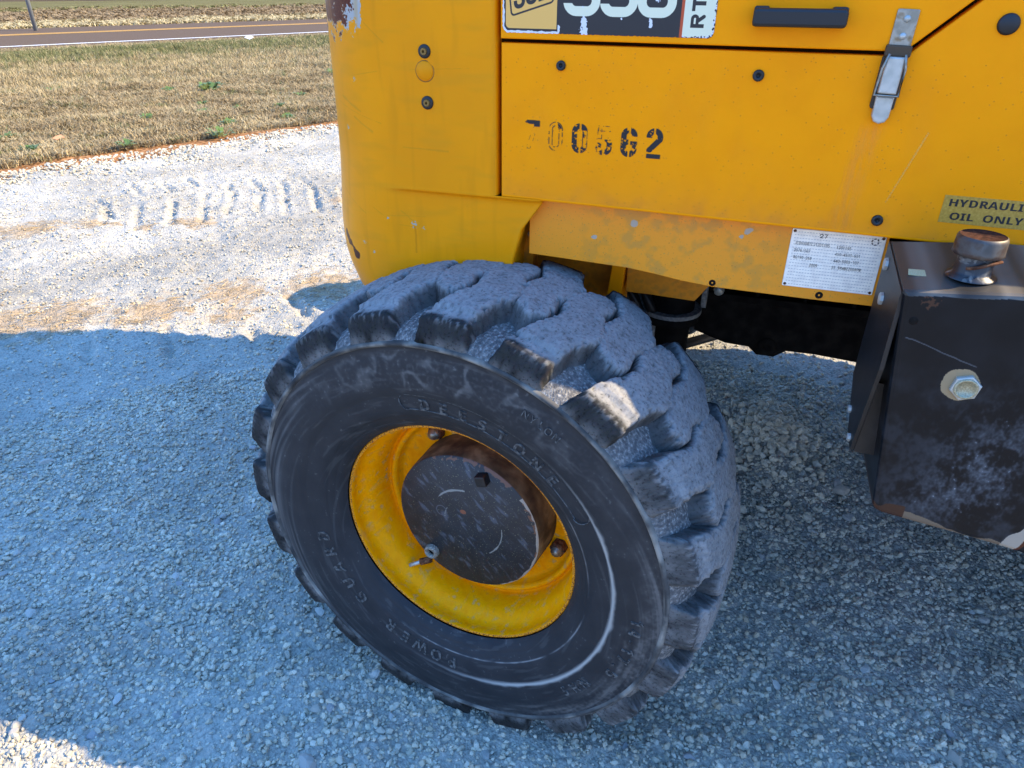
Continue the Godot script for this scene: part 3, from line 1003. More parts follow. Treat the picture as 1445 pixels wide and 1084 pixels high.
	uvquad(q, [Vector3(-0.3845, 1.2865, 0.0037), Vector3(-0.0795, 1.2855, 0.0037), Vector3(-0.0795, 1.4055, 0.0037), Vector3(-0.3845, 1.4065, 0.0037)], [Vector2(0, 1), Vector2(1, 1), Vector2(1, 0), Vector2(0, 0)])
	build("model_sticker", q, sk, high)
	# handle: a bow of black plastic
	var h := mb()
	prism(h, rrect(-0.031, 1.3025, 0.084, 1.3245, 0.005, 3), 0.022, 0.036, 0.004)
	prism(h, rrect(-0.031, 1.3025, -0.012, 1.3265, 0.003, 3), 0.003, 0.024, 0.002)
	prism(h, rrect(0.065, 1.3025, 0.084, 1.3265, 0.003, 3), 0.003, 0.024, 0.002)
	build("handle", h, M.plastic, high)
	# toggle latch across the joint
	var la := Node3D.new()
	la.name = "latch"
	lift.add_child(la, true)
	var t := Transform3D(Basis(Vector3(0, 0, 1), deg_to_rad(-2.0)), Vector3(0.154, 1.276, 0.0))
	var l := mb()
	prism(l, rrect(-0.0135, 0.006, 0.0125, 0.049, 0.002, 2), 0.003, 0.0055, 0.0008, t)
	var plate := build("strike_plate", l, M.steel, la)
	for y in [0.018, 0.038]:
		var r := mb()
		lathe(r, [[0.0, 0.0045], [0.0015, 0.004], [0.002, 0.0]], 14, t * Transform3D(Basis(), Vector3(0, y, 0.0055)))
		build("rivet", r, M.zinc, la)
	l = mb()
	prism(l, rrect(-0.016, -0.006, 0.015, 0.008, 0.002, 2), 0.0035, 0.010, 0.002, t)
	build("hook", l, mat(Color(0.32, 0.26, 0.19), 0.7, 0.4), la)
	l = mb()
	prism(l, rrect(-0.0165, -0.07, 0.0135, -0.005, 0.003, 2), 0.0, 0.006, 0.001, t)
	build("latch_base", l, mat(Color(0.25, 0.21, 0.16), 0.7, 0.3), la)
	l = mb()
	prism(l, rrect(-0.0125, -0.05, 0.0100, -0.0055, 0.0015, 2), 0.006, 0.016, 0.002, t)
	build("lever", l, M.zinc, la)
	l = mb()
	prism(l, PackedVector2Array([Vector2(-0.0125, -0.0535), Vector2(0.0100, -0.0535), Vector2(0.0095, -0.079), Vector2(0.006, -0.0855), Vector2(-0.001, -0.088), Vector2(-0.008, -0.0855), Vector2(-0.0115, -0.079)]), 0.002, 0.0115, 0.002, t)
	build("lever_tip", l, M.zinc, la)
	l = mb()
	tube(l, [t * Vector3(-0.0105, -0.002, 0.018), t * Vector3(-0.015, -0.02, 0.017), t * Vector3(-0.0165, -0.052, 0.0155), t * Vector3(0.013, -0.052, 0.0155), t * Vector3(0.0125, -0.02, 0.017), t * Vector3(0.0085, -0.002, 0.018)], 0.0017, 6)
	build("wire_bail", l, M.steel, la)
	# label over the filler
	var wl := mb()
	prism(wl, PackedVector2Array([Vector2(0.2565, 1.0625), Vector2(0.392, 1.0605), Vector2(0.392, 1.0985), Vector2(0.2565, 1.1)]), 0.0, 0.0006, 0.0)
	var lab := build("oil_label", wl, surf([[0.2, Color(0.66, 0.49, 0.15)], [0.8, Color(0.74, 0.57, 0.22)]], 20.0, 0.4, 0.02, 4, 0, 0, 0, 0.5, 77), low)
	letters("label_lettering", "HYDRAULIC", Vector3(0.2625, 1.0852, 0.0008), 0.0098, 1.36, lab, true)
	letters("label_lettering", "OIL  ONLY", Vector3(0.268, 1.0667, 0.0008), 0.0098, 1.36, lab, true)

func letters(called: String, text: String, at: Vector3, size: float, wide: float, parent: Node, bold: bool, m: Material = null, mono := false) -> void:
	var f := SystemFont.new()
	f.font_names = PackedStringArray(["Droid Sans Mono" if mono else "Droid Sans"])
	f.font_weight = 700 if bold else 400
	var tm := TextMesh.new()
	tm.text = text
	tm.font = f
	tm.font_size = 64
	tm.pixel_size = size / 46.0
	tm.depth = 0.0004
	tm.curve_step = 2.0
	tm.horizontal_alignment = HORIZONTAL_ALIGNMENT_LEFT
	tm.vertical_alignment = VERTICAL_ALIGNMENT_BOTTOM
	tm.material = m if m else M.plastic
	var o := obj(called, tm, parent)
	o.position = at - Vector3(0, size * 0.32, 0)
	o.scale = Vector3(wide, 1, 1)

func stencil(u: float, v: float) -> Color:
	var ink := Color(0.07, 0.06, 0.07, 1.0)
	var none := Color(0.07, 0.06, 0.07, 0.0)
	var X := u * 6.0
	var i := int(X)
	# digits lean with the panel: the last ones sit lower
	var y := (v - 0.5) * 58.0 + (u - 0.5) * 3.0           # millimetres from the middle
	var x := (X - i - 0.5) * 38.2
	var n := nb.get_noise_2d(u * 3.6, v * 0.95) + 0.22 * nc.get_noise_2d(u * 5.0, v * 1.3)
	var p := Vector2(x, y)
	var d := 100.0
	var hh := 20.5
	match i:
		0:
			d = maxf(absf(y - 17.0) - 4.6, absf(x) - 12.5)
			if y < 16.0 and x < 3.0:
				d = 100.0
			var e := absf(d_seg(p, Vector2(4, 8), Vector2(-5, -18)) - 3.2) - 0.25
			if e < d and y < 8 and n > 0.05:
				d = e
			if d < 0.0 and y > 12.0 and (x < -8.0 + n * 6.0):
				return none
		1, 2:
			d = absf(d_rr(p, Vector2(0, 0), Vector2(8.2, hh - 2.5), 8.2)) - 3.9
			if absf(x - 0.8) < 1.6: d = 100.0
			if i == 1:
				var ring := absf(d_rr(p, Vector2(0, 0), Vector2(8.0, hh - 2.0), 8.0))
				var rim := absf(ring - 2.6) - 0.55
				d = rim if absf(x - 0.8) > 1.6 else 100.0
				if n > 0.14 and not (y < -15.0 and x < 0.0): d = 100.0
				if x > 3.0 and y > 12.0: d = minf(d, ring - 1.5)
			elif x > 0.8 and y < 12.0 and y > -14.0 and n > -0.22:
				d = absf(absf(d_rr(p, Vector2(0, 0), Vector2(8.2, hh - 2.5), 8.2)) - 3.4) - 0.45
			elif n > 0.36: d = 100.0
		3:
			d = absf(d_rr(p, Vector2(0, -7.5), Vector2(8.5, 10.5), 8.0)) - 4.0
			if x < -2.0 and y > -8.0: d = 100.0
			if absf(x + 0.5) < 1.5: d = 100.0
			if y > 1.5:
				var e := minf(absf(maxf(absf(x) - 9.0, absf(y - 17.0) - 3.6)), absf(maxf(absf(x + 7.0) - 3.0, absf(y - 9.0) - 7.0))) - 0.35
				d = e if n < 0.0 else 100.0
			elif n > 0.2: d = 100.0
			if y > -8.0 and y < -4.0 and x < -3.0: d = d_seg(p, Vector2(-9, -4), Vector2(-5, -7)) - 1.2
		4:
			d = absf(d_rr(p, Vector2(0, 0), Vector2(8.2, hh - 3.0), 8.2)) - 4.0
			d = minf(d, absf(d_rr(p, Vector2(0, -8.5), Vector2(8.2, 9.0), 7.5)) - 3.6)
			if x > 0 and y > 2.0 and y < 9.0: d = 100.0
			if absf(x - 0.6) < 1.5: d = 100.0
			if n > 0.32 or (x > 3.0 and y < 2.0 and n > 0.12): d = 100.0
		_:
			d = absf(d_rr(p, Vector2(0, 10.0), Vector2(8.2, 9.0), 8.5)) - 4.0
			if y < 9.0 and x < 3.5: d = 100.0
			if y < 4.0: d = 100.0
			if absf(x + 0.5) < 1.5 and y > 9.0: d = 100.0
			d = minf(d, d_seg(p, Vector2(7.2, 6.5), Vector2(-7.0, -9.0)) - 4.0 if y < 8.0 and y > -12.0 else 100.0)
			d = minf(d, maxf(absf(x) - 10.5, absf(y + 17.5) - 3.2))
			if n > 0.55: d = 100.0
	if d < 0.0 and n < 0.6:
		return ink
	return none

func sticker(u: float, v: float) -> Color:
	var x := u * 305.0                    # millimetres
	var y := v * 120.0
	var n := nb.get_noise_2d(u * 3.0, v * 1.2)
	var f := nc.get_noise_2d(u * 3.0, v * 1.2)
	var black := Color(0.085, 0.09, 0.11)
	var cream := Color(0.86, 0.85, 0.72)
	var white := Color(0.83, 0.83, 0.83)
	var out := d_rr(Vector2(x, y), Vector2(152.5, 60), Vector2(152.5, 60), 9.0)
	if out > -0.2 + f * 0.9:
		return Color(0, 0, 0, 0)
	var c := black
	if x < 84.0:
		# the maker's panel: an ochre field in a black outline
		var inner := d_rr(Vector2(x, y), Vector2(46, 62), Vector2(41, 56), 6.0)
		if inner < 0.0 and x < 82.5:
			c = Color(0.90, 0.68, 0.33)
		if out > -3.0 + n * 1.5:
			c = white
		elif out > -5.5 and inner > 0.0:
			c = black
		var ca := cos(deg_to_rad(17.0))
		var sa := sin(deg_to_rad(17.0))
		var q := Vector2(x - 43.0, y - 54.0)
		q = Vector2(q.x * ca + q.y * sa, -q.x * sa + q.y * ca)
		q.x -= q.y * 0.18
		var frame := d_rr(q, Vector2.ZERO, Vector2(33.0, 22.0), 5.0)
		if absf(frame) < 1.2:
			c = black
		# three block letters
		for k in 3:
			var p := q - Vector2(-19.0 + 19.0 * k, 0)
			var d := 50.0
			var body := absf(d_rr(p, Vector2.ZERO, Vector2(6.2, 13.5), 5.5)) - 2.6
			if k == 0:
				d = body if (p.y < -2.0 and (p.x < 0 or p.y < 0)) else maxf(absf(p.x - 6.2) - 2.6, absf(p.y - 3.0) - 13.0)
				if p.x < -2.0 and p.y > -5.0: d = 50.0
			elif k == 1:
				d = body if not (p.x > 2.0 and absf(p.y) < 4.5) else 50.0
			else:
				d = minf(body, maxf(absf(p.x) - 6.2, absf(p.y) - 2.0))
				d = minf(d, maxf(absf(p.x + 6.4) - 2.4, absf(p.y) - 16.0))
			if d < 0.0:
				c = black
	elif x < 258.0:
		# wide numerals
		for k in 3:
			var p := Vector2(x - 118.0 - 53.0 * k, y - 62.0)
			var hw := Vector2(20.5, 32.0)
			var ring := absf(d_rr(p, Vector2.ZERO, hw, 13.0)) - 6.2
			var d := ring
			if k == 0:
				var upper := absf(d_rr(p, Vector2(0, 14), Vector2(20.5, 18.0), 11.0)) - 6.2
				d = minf(upper, ring if (p.y < 0 and (p.x > 0 or p.y < -22.0)) else 50.0)
			elif k == 1:
				d = ring if not (p.x < -2.0 and absf(p.y) < 22.0) else 50.0
				d = minf(d, maxf(absf(p.x - 4.0) - 12.0, absf(p.y) - 5.5))
			if d < 0.0:
				c = cream
		# torn places
		for t in [[123.0, 14.0, 5.0, 20.0], [218.0, 17.0, 2.6, 6.0], [176.0, 22.0, 1.2, 2.0], [222.0, 55.0, 6.0, 9.0], [84.5, 5.0, 2.5, 6.0]]:
			if Vector2((x - t[0]) / t[2], (y - t[1]) / t[3]).length() < 0.85 + n * 0.9 + f * 0.4:
				c = white
	elif x < 262.0:
		c = Color(0.72, 0.27, 0.1)
	else:
		c = cream
		var p := Vector2(y - 12.0, 281.0 - x)     # lettering turned upright: reads upwards
		var d := 50.0
		# R
		d = minf(d, maxf(absf(p.x - 3.0) - 2.4, absf(p.y) - 9.0))
		var bowl := absf(d_rr(p, Vector2(9.0, 3.6), Vector2(6.0, 5.4 - 2.0), 3.3)) - 2.0
		d = minf(d, bowl if p.x > 3.0 else 50.0)
		d = minf(d, d_seg(p, Vector2(9.5, -1.0), Vector2(14.5, -8.0)) - 2.3)
		# T
		var p2 := p - Vector2(22.0, 0)
		d = minf(d, maxf(absf(p2.x - 8.5) - 2.4, absf(p2.y) - 9.0))
		d = minf(d, maxf(absf(p2.x - 8.5) - 9.5, absf(p2.y - 6.8) - 2.2))
		if d < 0.0:
			c = black
		if out > -2.2 + n * 3.0:
			c = white if f < 0.1 else black
	return c

func skirt() -> void:
	var pts := [[-0.346, 1.05], [0.206, 1.05], [0.213, 0.918], [0.11, 0.9175], [-0.033, 0.919], [-0.085, 0.9235], [-0.13, 0.930], [-0.174, 0.935], [-0.26, 0.938], [-0.346, 0.941]]
	var poly := PackedVector2Array()
	for q in pts:
		poly.append(Vector2(q[0], q[1]))
	var m := mat(Color.WHITE, 0.5)
	m.albedo_texture = paint(768, 192, func(u: float, v: float) -> Color:
		var k := na.get_noise_2d(u * 1.7, v * 0.55)
		var f := nb.get_noise_2d(u * 2.2, v * 0.6)
		var c := Color(0.91, 0.555, 0.01)
		c = c.lerp(Color(0.72, 0.5, 0.2), clampf((f + k * 0.8 + 0.25 * ss(0.35, 0.9, v) - 0.02) * 1.3, 0, 0.6) * ss(0.05, 0.3, u) * (1.0 - 0.75 * ss(0.62, 0.75, u)))
		c = c.lerp(Color(0.6, 0.5, 0.4), 0.6 if nc.get_noise_2d(u * 5, v * 1.3) > 0.62 else 0.0)
		for t in [[0.615, 0.68], [0.63, 0.74], [0.2, 0.5], [0.32, 0.7]]:
			if Vector2((u - t[0]) * 3.2, v - t[1]).length() < 0.03 + f * 0.05:
				c = Color(0.66, 0.6, 0.52)
		if nc.get_noise_2d(u * 8.0 + 3.0, v * 2.0) > 0.74:
			c = Color(0.33, 0.2, 0.08)
		return c)
	var st := mb()
	prism(st, poly, -0.031, -0.025, 0.001)
	var am := mesh_of(st, m)
	var mdt := MeshDataTool.new()
	mdt.create_from_surface(am, 0)
	for i in mdt.get_vertex_count():
		var v := mdt.get_vertex(i)
		mdt.set_vertex_uv(i, Vector2((v.x + 0.346) / 0.56, 1.0 - (v.y - 0.915) / 0.135))
	var am2 := ArrayMesh.new()
	mdt.commit_to_surface(am2)
	am2.surface_set_material(0, m)
	obj("skirt_panel", am2, lift)
	# bolt holes in the skirt
	for p in [[0.129, 0.926, 0.0058], [-0.034, 0.926, 0.0055]]:
		var b := mb()
		lathe(b, [[0.0, p[2]], [0.001, p[2] * 0.9], [0.0012, p[2] * 0.7], [-0.001, 0.0]], 16, Transform3D(Basis(), Vector3(p[0], p[1], -0.0248)))
		build("bolt_hole", b, M.dark, lift)
	# data plate with four rivets
	var pl := mb()
	uvquad(pl, [Vector3(0.072, 0.9365, -0.0235), Vector3(0.2025, 0.9365, -0.0235), Vector3(0.2025, 1.0275, -0.0235), Vector3(0.072, 1.0275, -0.0235)], [Vector2(0, 1), Vector2(1, 1), Vector2(1, 0), Vector2(0, 0)])
	var pm := mat(Color.WHITE, 0.45, 0.25)
	pm.texture_repeat = false
	pm.albedo_texture = paint(520, 364, func(u: float, v: float) -> Color:
		var x := u * 130.5
		var y := v * 91.0
		var c := Color(0.95, 0.93, 0.87).lerp(Color(0.88, 0.86, 0.81), clampf(nb.get_noise_2d(u * 1.2, v) + 0.3, 0, 1))
		var row := fposmod(y - 3.0, 4.9)
		var col := fposmod(x + 0.4 * sin(y), 4.1)
		if row < 1.3 and col < 2.6 and x > 4 and x < 127 and y > 3 and y < 88:
			c = c.lerp(Color(0.6, 0.61, 0.61), 0.6)
		var r := Vector2(x - 117.0, y - 82.0).length()
		if absf(r - 4.6) < 0.9 and fposmod(atan2(y - 82.0, x - 117.0), 1.05) > 0.35:
			c = Color(0.15, 0.15, 0.16)
		var p := Vector2(x - 42.0, y - 84.0)
		if minf(minf(absf(p.length() - 2.2) + (1.0 if p.y < -0.5 else 0.0), d_seg(p, Vector2(1.8, -0.5), Vector2(-1.5, -3.2))), minf(d_seg(p, Vector2(-1.5, -3.2), Vector2(2.5, -3.2)), d_seg(p, Vector2(5, 2), Vector2(8, 1.8)))) < 0.5 or d_seg(p, Vector2(8, 1.8), Vector2(6, -3.2)) < 0.5:
			c = Color(0.1, 0.1, 0.11)
		return c)
	var plate := build("data_plate", pl, pm, lift)
	var back := mb()
	prism(back, rrect(0.0715, 0.936, 0.203, 1.028, 0.002, 2), -0.025, -0.0238, 0.0)
	build("plate_edge", back, M.zinc, plate)
	for p in [[0.0755, 1.0245], [0.199, 1.0245], [0.0755, 0.9395], [0.199, 0.9395]]:
		var b := mb()
		lathe(b, [[0.0, 0.0024], [0.0012, 0.0018], [0.0015, 0.0]], 10, Transform3D(Basis(), Vector3(p[0], p[1], -0.0236)))
		build("rivet", b, M.rust, plate)
	for t in [["JCB930RTCJ1201195", 0.078, 1.0035], ["2076/507", 0.079, 0.9925], ["RG190-268", 0.080, 0.9815], ["2009", 0.105, 0.971], ["1201195", 0.138, 1.0025], ["450-4533-651", 0.138, 0.992], ["440-5003-107", 0.138, 0.9815], ["55.9KW@2200RPM", 0.137, 0.971]]:
		letters("plate_lettering", t[0], Vector3(t[1], t[2], -0.0233), 0.0047, 0.76, plate, true, null, true)
	# orange inner panels of the wheel arch
	var a := mb()
	box(a, Vector3(-0.40, 0.70, -0.26), Vector3(-0.205, 1.0, -0.25), 0.001)
	build("arch_panel", a, M.yellow_in, lift)
	a = mb()
	prism(a, PackedVector2Array([Vector2(-0.236, 0.80), Vector2(-0.208, 0.80), Vector2(-0.197, 0.95), Vector2(-0.221, 0.95)]), -0.25, -0.19, 0.002)
	build("arch_rib", a, M.yellow, lift)
	a = mb()
	prism(a, PackedVector2Array([Vector2(-0.200, 0.823), Vector2(-0.150, 0.823), Vector2(-0.067, 0.8205), Vector2(-0.04, 0.86), Vector2(-0.03, 0.95), Vector2(-0.200, 0.95)]), -0.24, -0.2, 0.002)
	build("frame_block", a, M.yellow_in, lift)
	a = mb()
	box(a, Vector3(-0.42, 0.74, -0.13), Vector3(-0.36, 1.03, -0.10), 0.001)
	build("arch_flange", a, M.yellow_in, lift)
	a = mb()
	lathe(a, [[0.0, 0.006], [0.004, 0.005], [0.004, 0.0]], 6, Transform3D(Basis(), Vector3(-0.345, 0.975, -0.03)), false)
	build("bolt", a, M.rust, lift)

func tank() -> void:
	# box with sloped left edge; its top is flat, its front plate scuffed
	var zt := 0.17
	var poly := PackedVector2Array([Vector2(0.204, 1.0155), Vector2(0.208, 0.98), Vector2(0.2425, 0.687), Vector2(0.248, 0.6795), Vector2(0.257, 0.676), Vector2(0.418, 0.657), Vector2(0.48, 0.645), Vector2(1.2, 0.64), Vector2(1.2, 1.03), Vector2(0.335, 1.0265)])
	var st := mb()
	prism(st, poly, 0.01, zt, 0.006)
	var am := mesh_of(st, M.black)
	var m := mat(Color.WHITE, 0.4, 0.0, 0.32)
	m.texture_repeat = false
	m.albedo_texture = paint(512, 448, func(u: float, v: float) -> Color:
		var x := 0.18 + u * 0.45
		var y := 0.62 + v * 0.43
		var f := nb.get_noise_2d(x * 2.0, y * 2.0)
		var g := nc.get_noise_2d(x * 4.0, y * 2.6)
		var c := Color(0.05, 0.054, 0.064).lerp(Color(0.078, 0.083, 0.095), clampf(0.5 + f, 0, 1))
		var zone := exp(-pow((x - 0.36) / 0.06, 2) - pow((y - 0.775) / 0.09, 2)) + 0.45 * exp(-pow((x - 0.3) / 0.05, 2) - pow((y - 0.71) / 0.04, 2)) + 0.4 * exp(-pow((x - 0.42) / 0.04, 2) - pow((y - 0.85) / 0.06, 2))
		var fine := nc.get_noise_2d(x * 9.0, y * 6.5)
		var k := clampf((g * 0.6 + f * 0.6 + fine * 0.45 + 0.2) * 1.1 * zone, 0, 1)
		c = c.lerp(Color(0.23, 0.24, 0.255), clampf((f * 0.9 + g * 0.35 + 0.25) * ss(0.95, 0.78, y), 0, 0.38))
		c = c.lerp(Color(0.36, 0.375, 0.39), k * 0.85)
		if fine + g * 0.6 > 0.95 and zone > 0.5:
			c = c.lerp(Color(0.6, 0.61, 0.62), 0.7)
		# bare corner at the lower left, dirty lower edge, chipped diagonal at the lower right
		var edge := y - (0.677 - ss(0.25, 0.42, x) * 0.02 - ss(0.42, 0.5, x) * 0.014)
		if edge < 0.016 + f * 0.012 and x < 0.285:
			c = Color(0.25, 0.16, 0.11)
		elif edge < 0.007 + f * 0.01:
			c = Color(0.42, 0.36, 0.29)
		var diag := (x - 0.418) + (0.67 - y) * 0.55 + f * 0.012
		if diag > 0.0 and y < 0.76 and edge < 0.10:
			c = Color(0.6, 0.55, 0.48) if diag < 0.02 + f * 0.02 else (Color(0.3, 0.15, 0.09) if diag < 0.03 else Color(0.07, 0.07, 0.08))
		# rubbed primer round the sight plug
		var w := Vector2(x - 0.299, y - 0.899)
		if w.length() < 0.021 + f * 0.007:
			c = Color(0.58, 0.5, 0.38)
		# bright highlight painted along the upper fold
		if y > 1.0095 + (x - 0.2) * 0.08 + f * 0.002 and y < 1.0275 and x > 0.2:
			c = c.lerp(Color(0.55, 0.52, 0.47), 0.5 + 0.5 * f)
		var spot := Vector2((x - 0.236) / 1.5, y - 1.002).length() / 0.011
		if spot < 1.0 and nc.get_noise_2d(x * 6.0, y * 6.0) + f * 0.8 > spot - 0.45:
			c = Color(0.27, 0.18, 0.13)
		if absf(y - 0.93 + (x - 0.3) * 0.3 + 0.003 * f) < 0.0009 and x < 0.31 and x > 0.22:
			c = c.lerp(Color(0.5, 0.5, 0.5), 0.5)
		return c)
	var mdt := MeshDataTool.new()
	mdt.create_from_surface(am, 0)
	for i in mdt.get_vertex_count():
		var v := mdt.get_vertex(i)
		mdt.set_vertex_uv(i, Vector2((v.x - 0.18) / 0.45, 1.0 - (v.y - 0.62) / 0.43))
		mdt.set_vertex(i, v + Vector3(0, maxf(0.0, v.y - 0.7) / 0.32 * (zt - v.z) * 0.10, 0))
	var am2 := ArrayMesh.new()
	mdt.commit_to_surface(am2)
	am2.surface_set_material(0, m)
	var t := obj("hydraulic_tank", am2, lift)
	# end plate with bolts on the rear side
	var e := mb()
	var turn := Transform3D(Basis(Vector3(0, 0, -1), Vector3(0, 1, 0), Vector3(1, 0, 0)), Vector3.ZERO)   # x runs towards the machine, z to the front
	prism(e, PackedVector2Array([Vector2(-0.162, 1.012), Vector2(0.0, 1.029), Vector2(0.005, 0.81), Vector2(-0.07, 0.75), Vector2(-0.12, 0.745), Vector2(-0.162, 0.9)]), 0.2025, 0.2085, 0.001, turn)
	prism(e, PackedVector2Array([Vector2(-0.12, 0.742), Vector2(-0.03, 0.745), Vector2(0.0, 0.81), Vector2(-0.12, 0.86)]), 0.2085, 0.24, 0.0, turn)
	build("end_plate", e, M.black, t)
	for p in [[1.004, 0.03], [0.963, 0.06], [0.775, 0.05], [0.754, 0.10]]:
		var b := mb()
		var r := 0.0095 if p[0] > 0.9 else 0.0065
		lathe(b, [[0.0, r], [0.004, r * 0.97], [0.005, r * 0.8], [0.005, 0.0]], 8, Transform3D(Basis(Vector3(0, 1, 0), -PI / 2), Vector3(0.203, p[0], p[1])), false)
		build("bolt", b, M.zinc, t)
	# sight plug: hexagon with a clear lens
	var hx := mb()
	prism(hx, ngon(6, 0.0185, Vector2.ZERO, 0.3), 0.0, 0.006, 0.002, Transform3D(Basis(), Vector3(0.305, 0.8965, zt)))
	var plug := build("sight_plug", hx, M.zinc, t)
	hx = mb()
	lathe(hx, [[0.006, 0.0145], [0.008, 0.0138], [0.008, 0.0115], [0.0065, 0.011], [0.0067, 0.0]], 24, Transform3D(Basis(), Vector3(0.305, 0.8965, zt)))
	build("sight_lens", hx, surf([[0.2, Color(0.52, 0.48, 0.36)], [0.8, Color(0.7, 0.67, 0.55)]], 30, 0.3, 0.02, 3, 0, 0, 0.2, 0.5, 88), t)
	hx = mb()
	lathe(hx, [[0.0, 0.0055], [0.0003, 0.005], [0.0003, 0.0]], 14, Transform3D(Basis(), Vector3(0.224, 0.978, zt + 0.0003)))
	build("plate_hole", hx, M.dark, t)
	# paper scrap of a label on top
	var lb := mb()
	prism(lb, PackedVector2Array([Vector2(0.213, -0.124), Vector2(0.243, -0.124), Vector2(0.243, -0.104), Vector2(0.215, -0.106)]), 0.0, 0.0008, 0.0, Transform3D(Basis(Vector3(1, 0, 0), Vector3(0, 0.0995, -0.995), Vector3(0, 0.995, 0.0995)), Vector3(0, 1.0343, 0)))
	build("torn_label", lb, surf([[0.3, Color(0.62, 0.6, 0.45)], [0.7, Color(0.76, 0.74, 0.58)]], 40, 0.6, 0.04, 3, 0, 0, 0, 0.3, 89), t)
	# filler neck and cap
	var up := Transform3D(Basis(Vector3(1, 0, 0), Vector3(0, 0, -1), Vector3(0, 1, 0)), Vector3(0.284, 1.028, 0.12))
	var nk := mb()
	lathe(nk, [[0.0, 0.030], [0.002, 0.029], [0.005, 0.0235], [0.008, 0.0215], [0.04, 0.0208]], 32, up)
	var neck := build("filler_neck", nk, surf([[0.3, Color(0.07, 0.08, 0.1)], [0.74, Color(0.12, 0.13, 0.15)], [0.82, Color(0.45, 0.45, 0.43)]], 5, 0.4, 0.02, 4, 0, 0, 0, 0.5, 90), t)
	var cp := mb()
	lathe(cp, [[0.029, 0.025], [0.0295, 0.0285], [0.031, 0.0298], [0.035, 0.0292], [0.049, 0.0288], [0.0525, 0.0275], [0.0535, 0.026]], 36, up)
	build("filler_cap", cp, surf([[0.2, Color(0.27, 0.255, 0.24)], [0.5, Color(0.34, 0.33, 0.315)], [0.62, Color(0.3, 0.25, 0.21)], [0.74, Color(0.24, 0.15, 0.11)]], 7, 0.5, 0.008, 5, 0, 0, 0.4, 0.5, 91), t)
	cp = mb()
	lathe(cp, [[0.0535, 0.026], [0.0525, 0.0248], [0.0515, 0.0]], 36, up)
	build("cap_top", cp, surf([[0.2, Color(0.17, 0.1, 0.075)], [0.8, Color(0.3, 0.19, 0.14)]], 12, 0.9, 0.02, 5, 0, 0, 0, 0.2, 97), t)
	cp = mb()
	var ring := []
	for k in 21:
		var a := -0.5 + k * 2.6 / 20.0
		ring.append(up * Vector3(cos(a) * 0.0275, sin(a) * -0.0275, 0.021 + 0.005 * sin(a * 2.0)))
	tube(cp, ring, 0.0022, 6)
	build("cap_chain", cp, M.rust, t)

func under_body() -> void:
	# engine sump and gearbox in the dark below the hood
	var e := mb()
	var poly := PackedVector2Array([Vector2(-0.10, 0.86), Vector2(-0.093, 0.70), Vector2(-0.075, 0.625), Vector2(0.0, 0.602), Vector2(0.055, 0.600), Vector2(0.075, 0.583), Vector2(0.115, 0.583), Vector2(0.14, 0.602), Vector2(0.2, 0.603), Vector2(0.32, 0.596), Vector2(0.8, 0.59), Vector2(0.8, 0.86)])
	prism(e, poly, -1.1, -0.5, 0.012)
	build("gearbox_housing", e, M.dark, lift)
	e = mb()
	box(e, Vector3(-0.1, 0.725, -0.5), Vector3(0.75, 0.742, -0.465), 0.002)
	for k in 6:
		box(e, Vector3(-0.05 + k * 0.1, 0.742, -0.5), Vector3(-0.042 + k * 0.1, 0.86, -0.47), 0.001)
	build("housing_flange", e, M.dark, lift)
	e = mb()
	lathe(e, [[0.0, 0.022], [0.006, 0.02], [0.006, 0.009], [0.001, 0.008], [0.001, 0.0]], 20, Transform3D(Basis(), Vector3(0.095, 0.612, -0.5)))
	build("drain_plug", e, M.dark, lift)
	e = mb()
	lathe(e, [[0.0, 0.012], [0.008, 0.011], [0.012, 0.007], [0.012, 0.0]], 14, Transform3D(Basis(), Vector3(-0.03, 0.752, -0.46)))
	build("breather", e, M.zinc, lift)
	e = mb()
	box(e, Vector3(-0.064, 0.72, -0.455), Vector3(-0.052, 0.86, -0.42), 0.002)
	build("hanger_bracket", e, M.grey_metal, lift)
	# pump and hoses behind the wheel
	e = mb()
	var down := Transform3D(Basis(Vector3(1, 0, 0), Vector3(0, 0, -1), Vector3(0, 1, 0)), Vector3(-0.125, 0.62, -0.40))
	lathe(e, [[0.0, 0.045], [0.07, 0.045], [0.075, 0.062], [0.095, 0.062], [0.1, 0.05], [0.16, 0.05]], 24, down)
	build("pump_body", e, M.dark, lift)
	e = mb()
	lathe(e, [[0.095, 0.0], [0.095, 0.066], [0.104, 0.066], [0.104, 0.0]], 28, down, false)
	box(e, Vector3(-0.235, 0.655, -0.43), Vector3(-0.15, 0.70, -0.36), 0.006)
	box(e, Vector3(-0.215, 0.70, -0.42), Vector3(-0.175, 0.76, -0.37), 0.006)
	build("pump_flange", e, M.grey_metal, lift)
	for k in 3:
		e = mb()
		tube(e, [Vector3(-0.25 + k * 0.03, 0.80, -0.34), Vector3(-0.22 + k * 0.03, 0.72, -0.36), Vector3(-0.2 + k * 0.05, 0.62, -0.42), Vector3(-0.18 + k * 0.08, 0.58, -0.6)], 0.012, 8)
		build("hose", e, M.plastic, lift)
	# rear axle and frame rails
	e = mb()
	box(e, Vector3(-0.52, 0.37, -1.9), Vector3(-0.32, 0.53, -0.14), 0.02)
	build("rear_axle", e, M.dark, lift)
	e = mb()
	box(e, Vector3(-0.3, 0.62, -1.3), Vector3(2.0, 0.86, -1.16), 0.01)
	build("frame_rail", e, M.dark, lift)
	e = mb()
	box(e, Vector3(-0.70, 0.72, -1.5), Vector3(-0.42, 1.0, -0.28), 0.02)
	build("rear_crossmember", e, M.dark, lift)

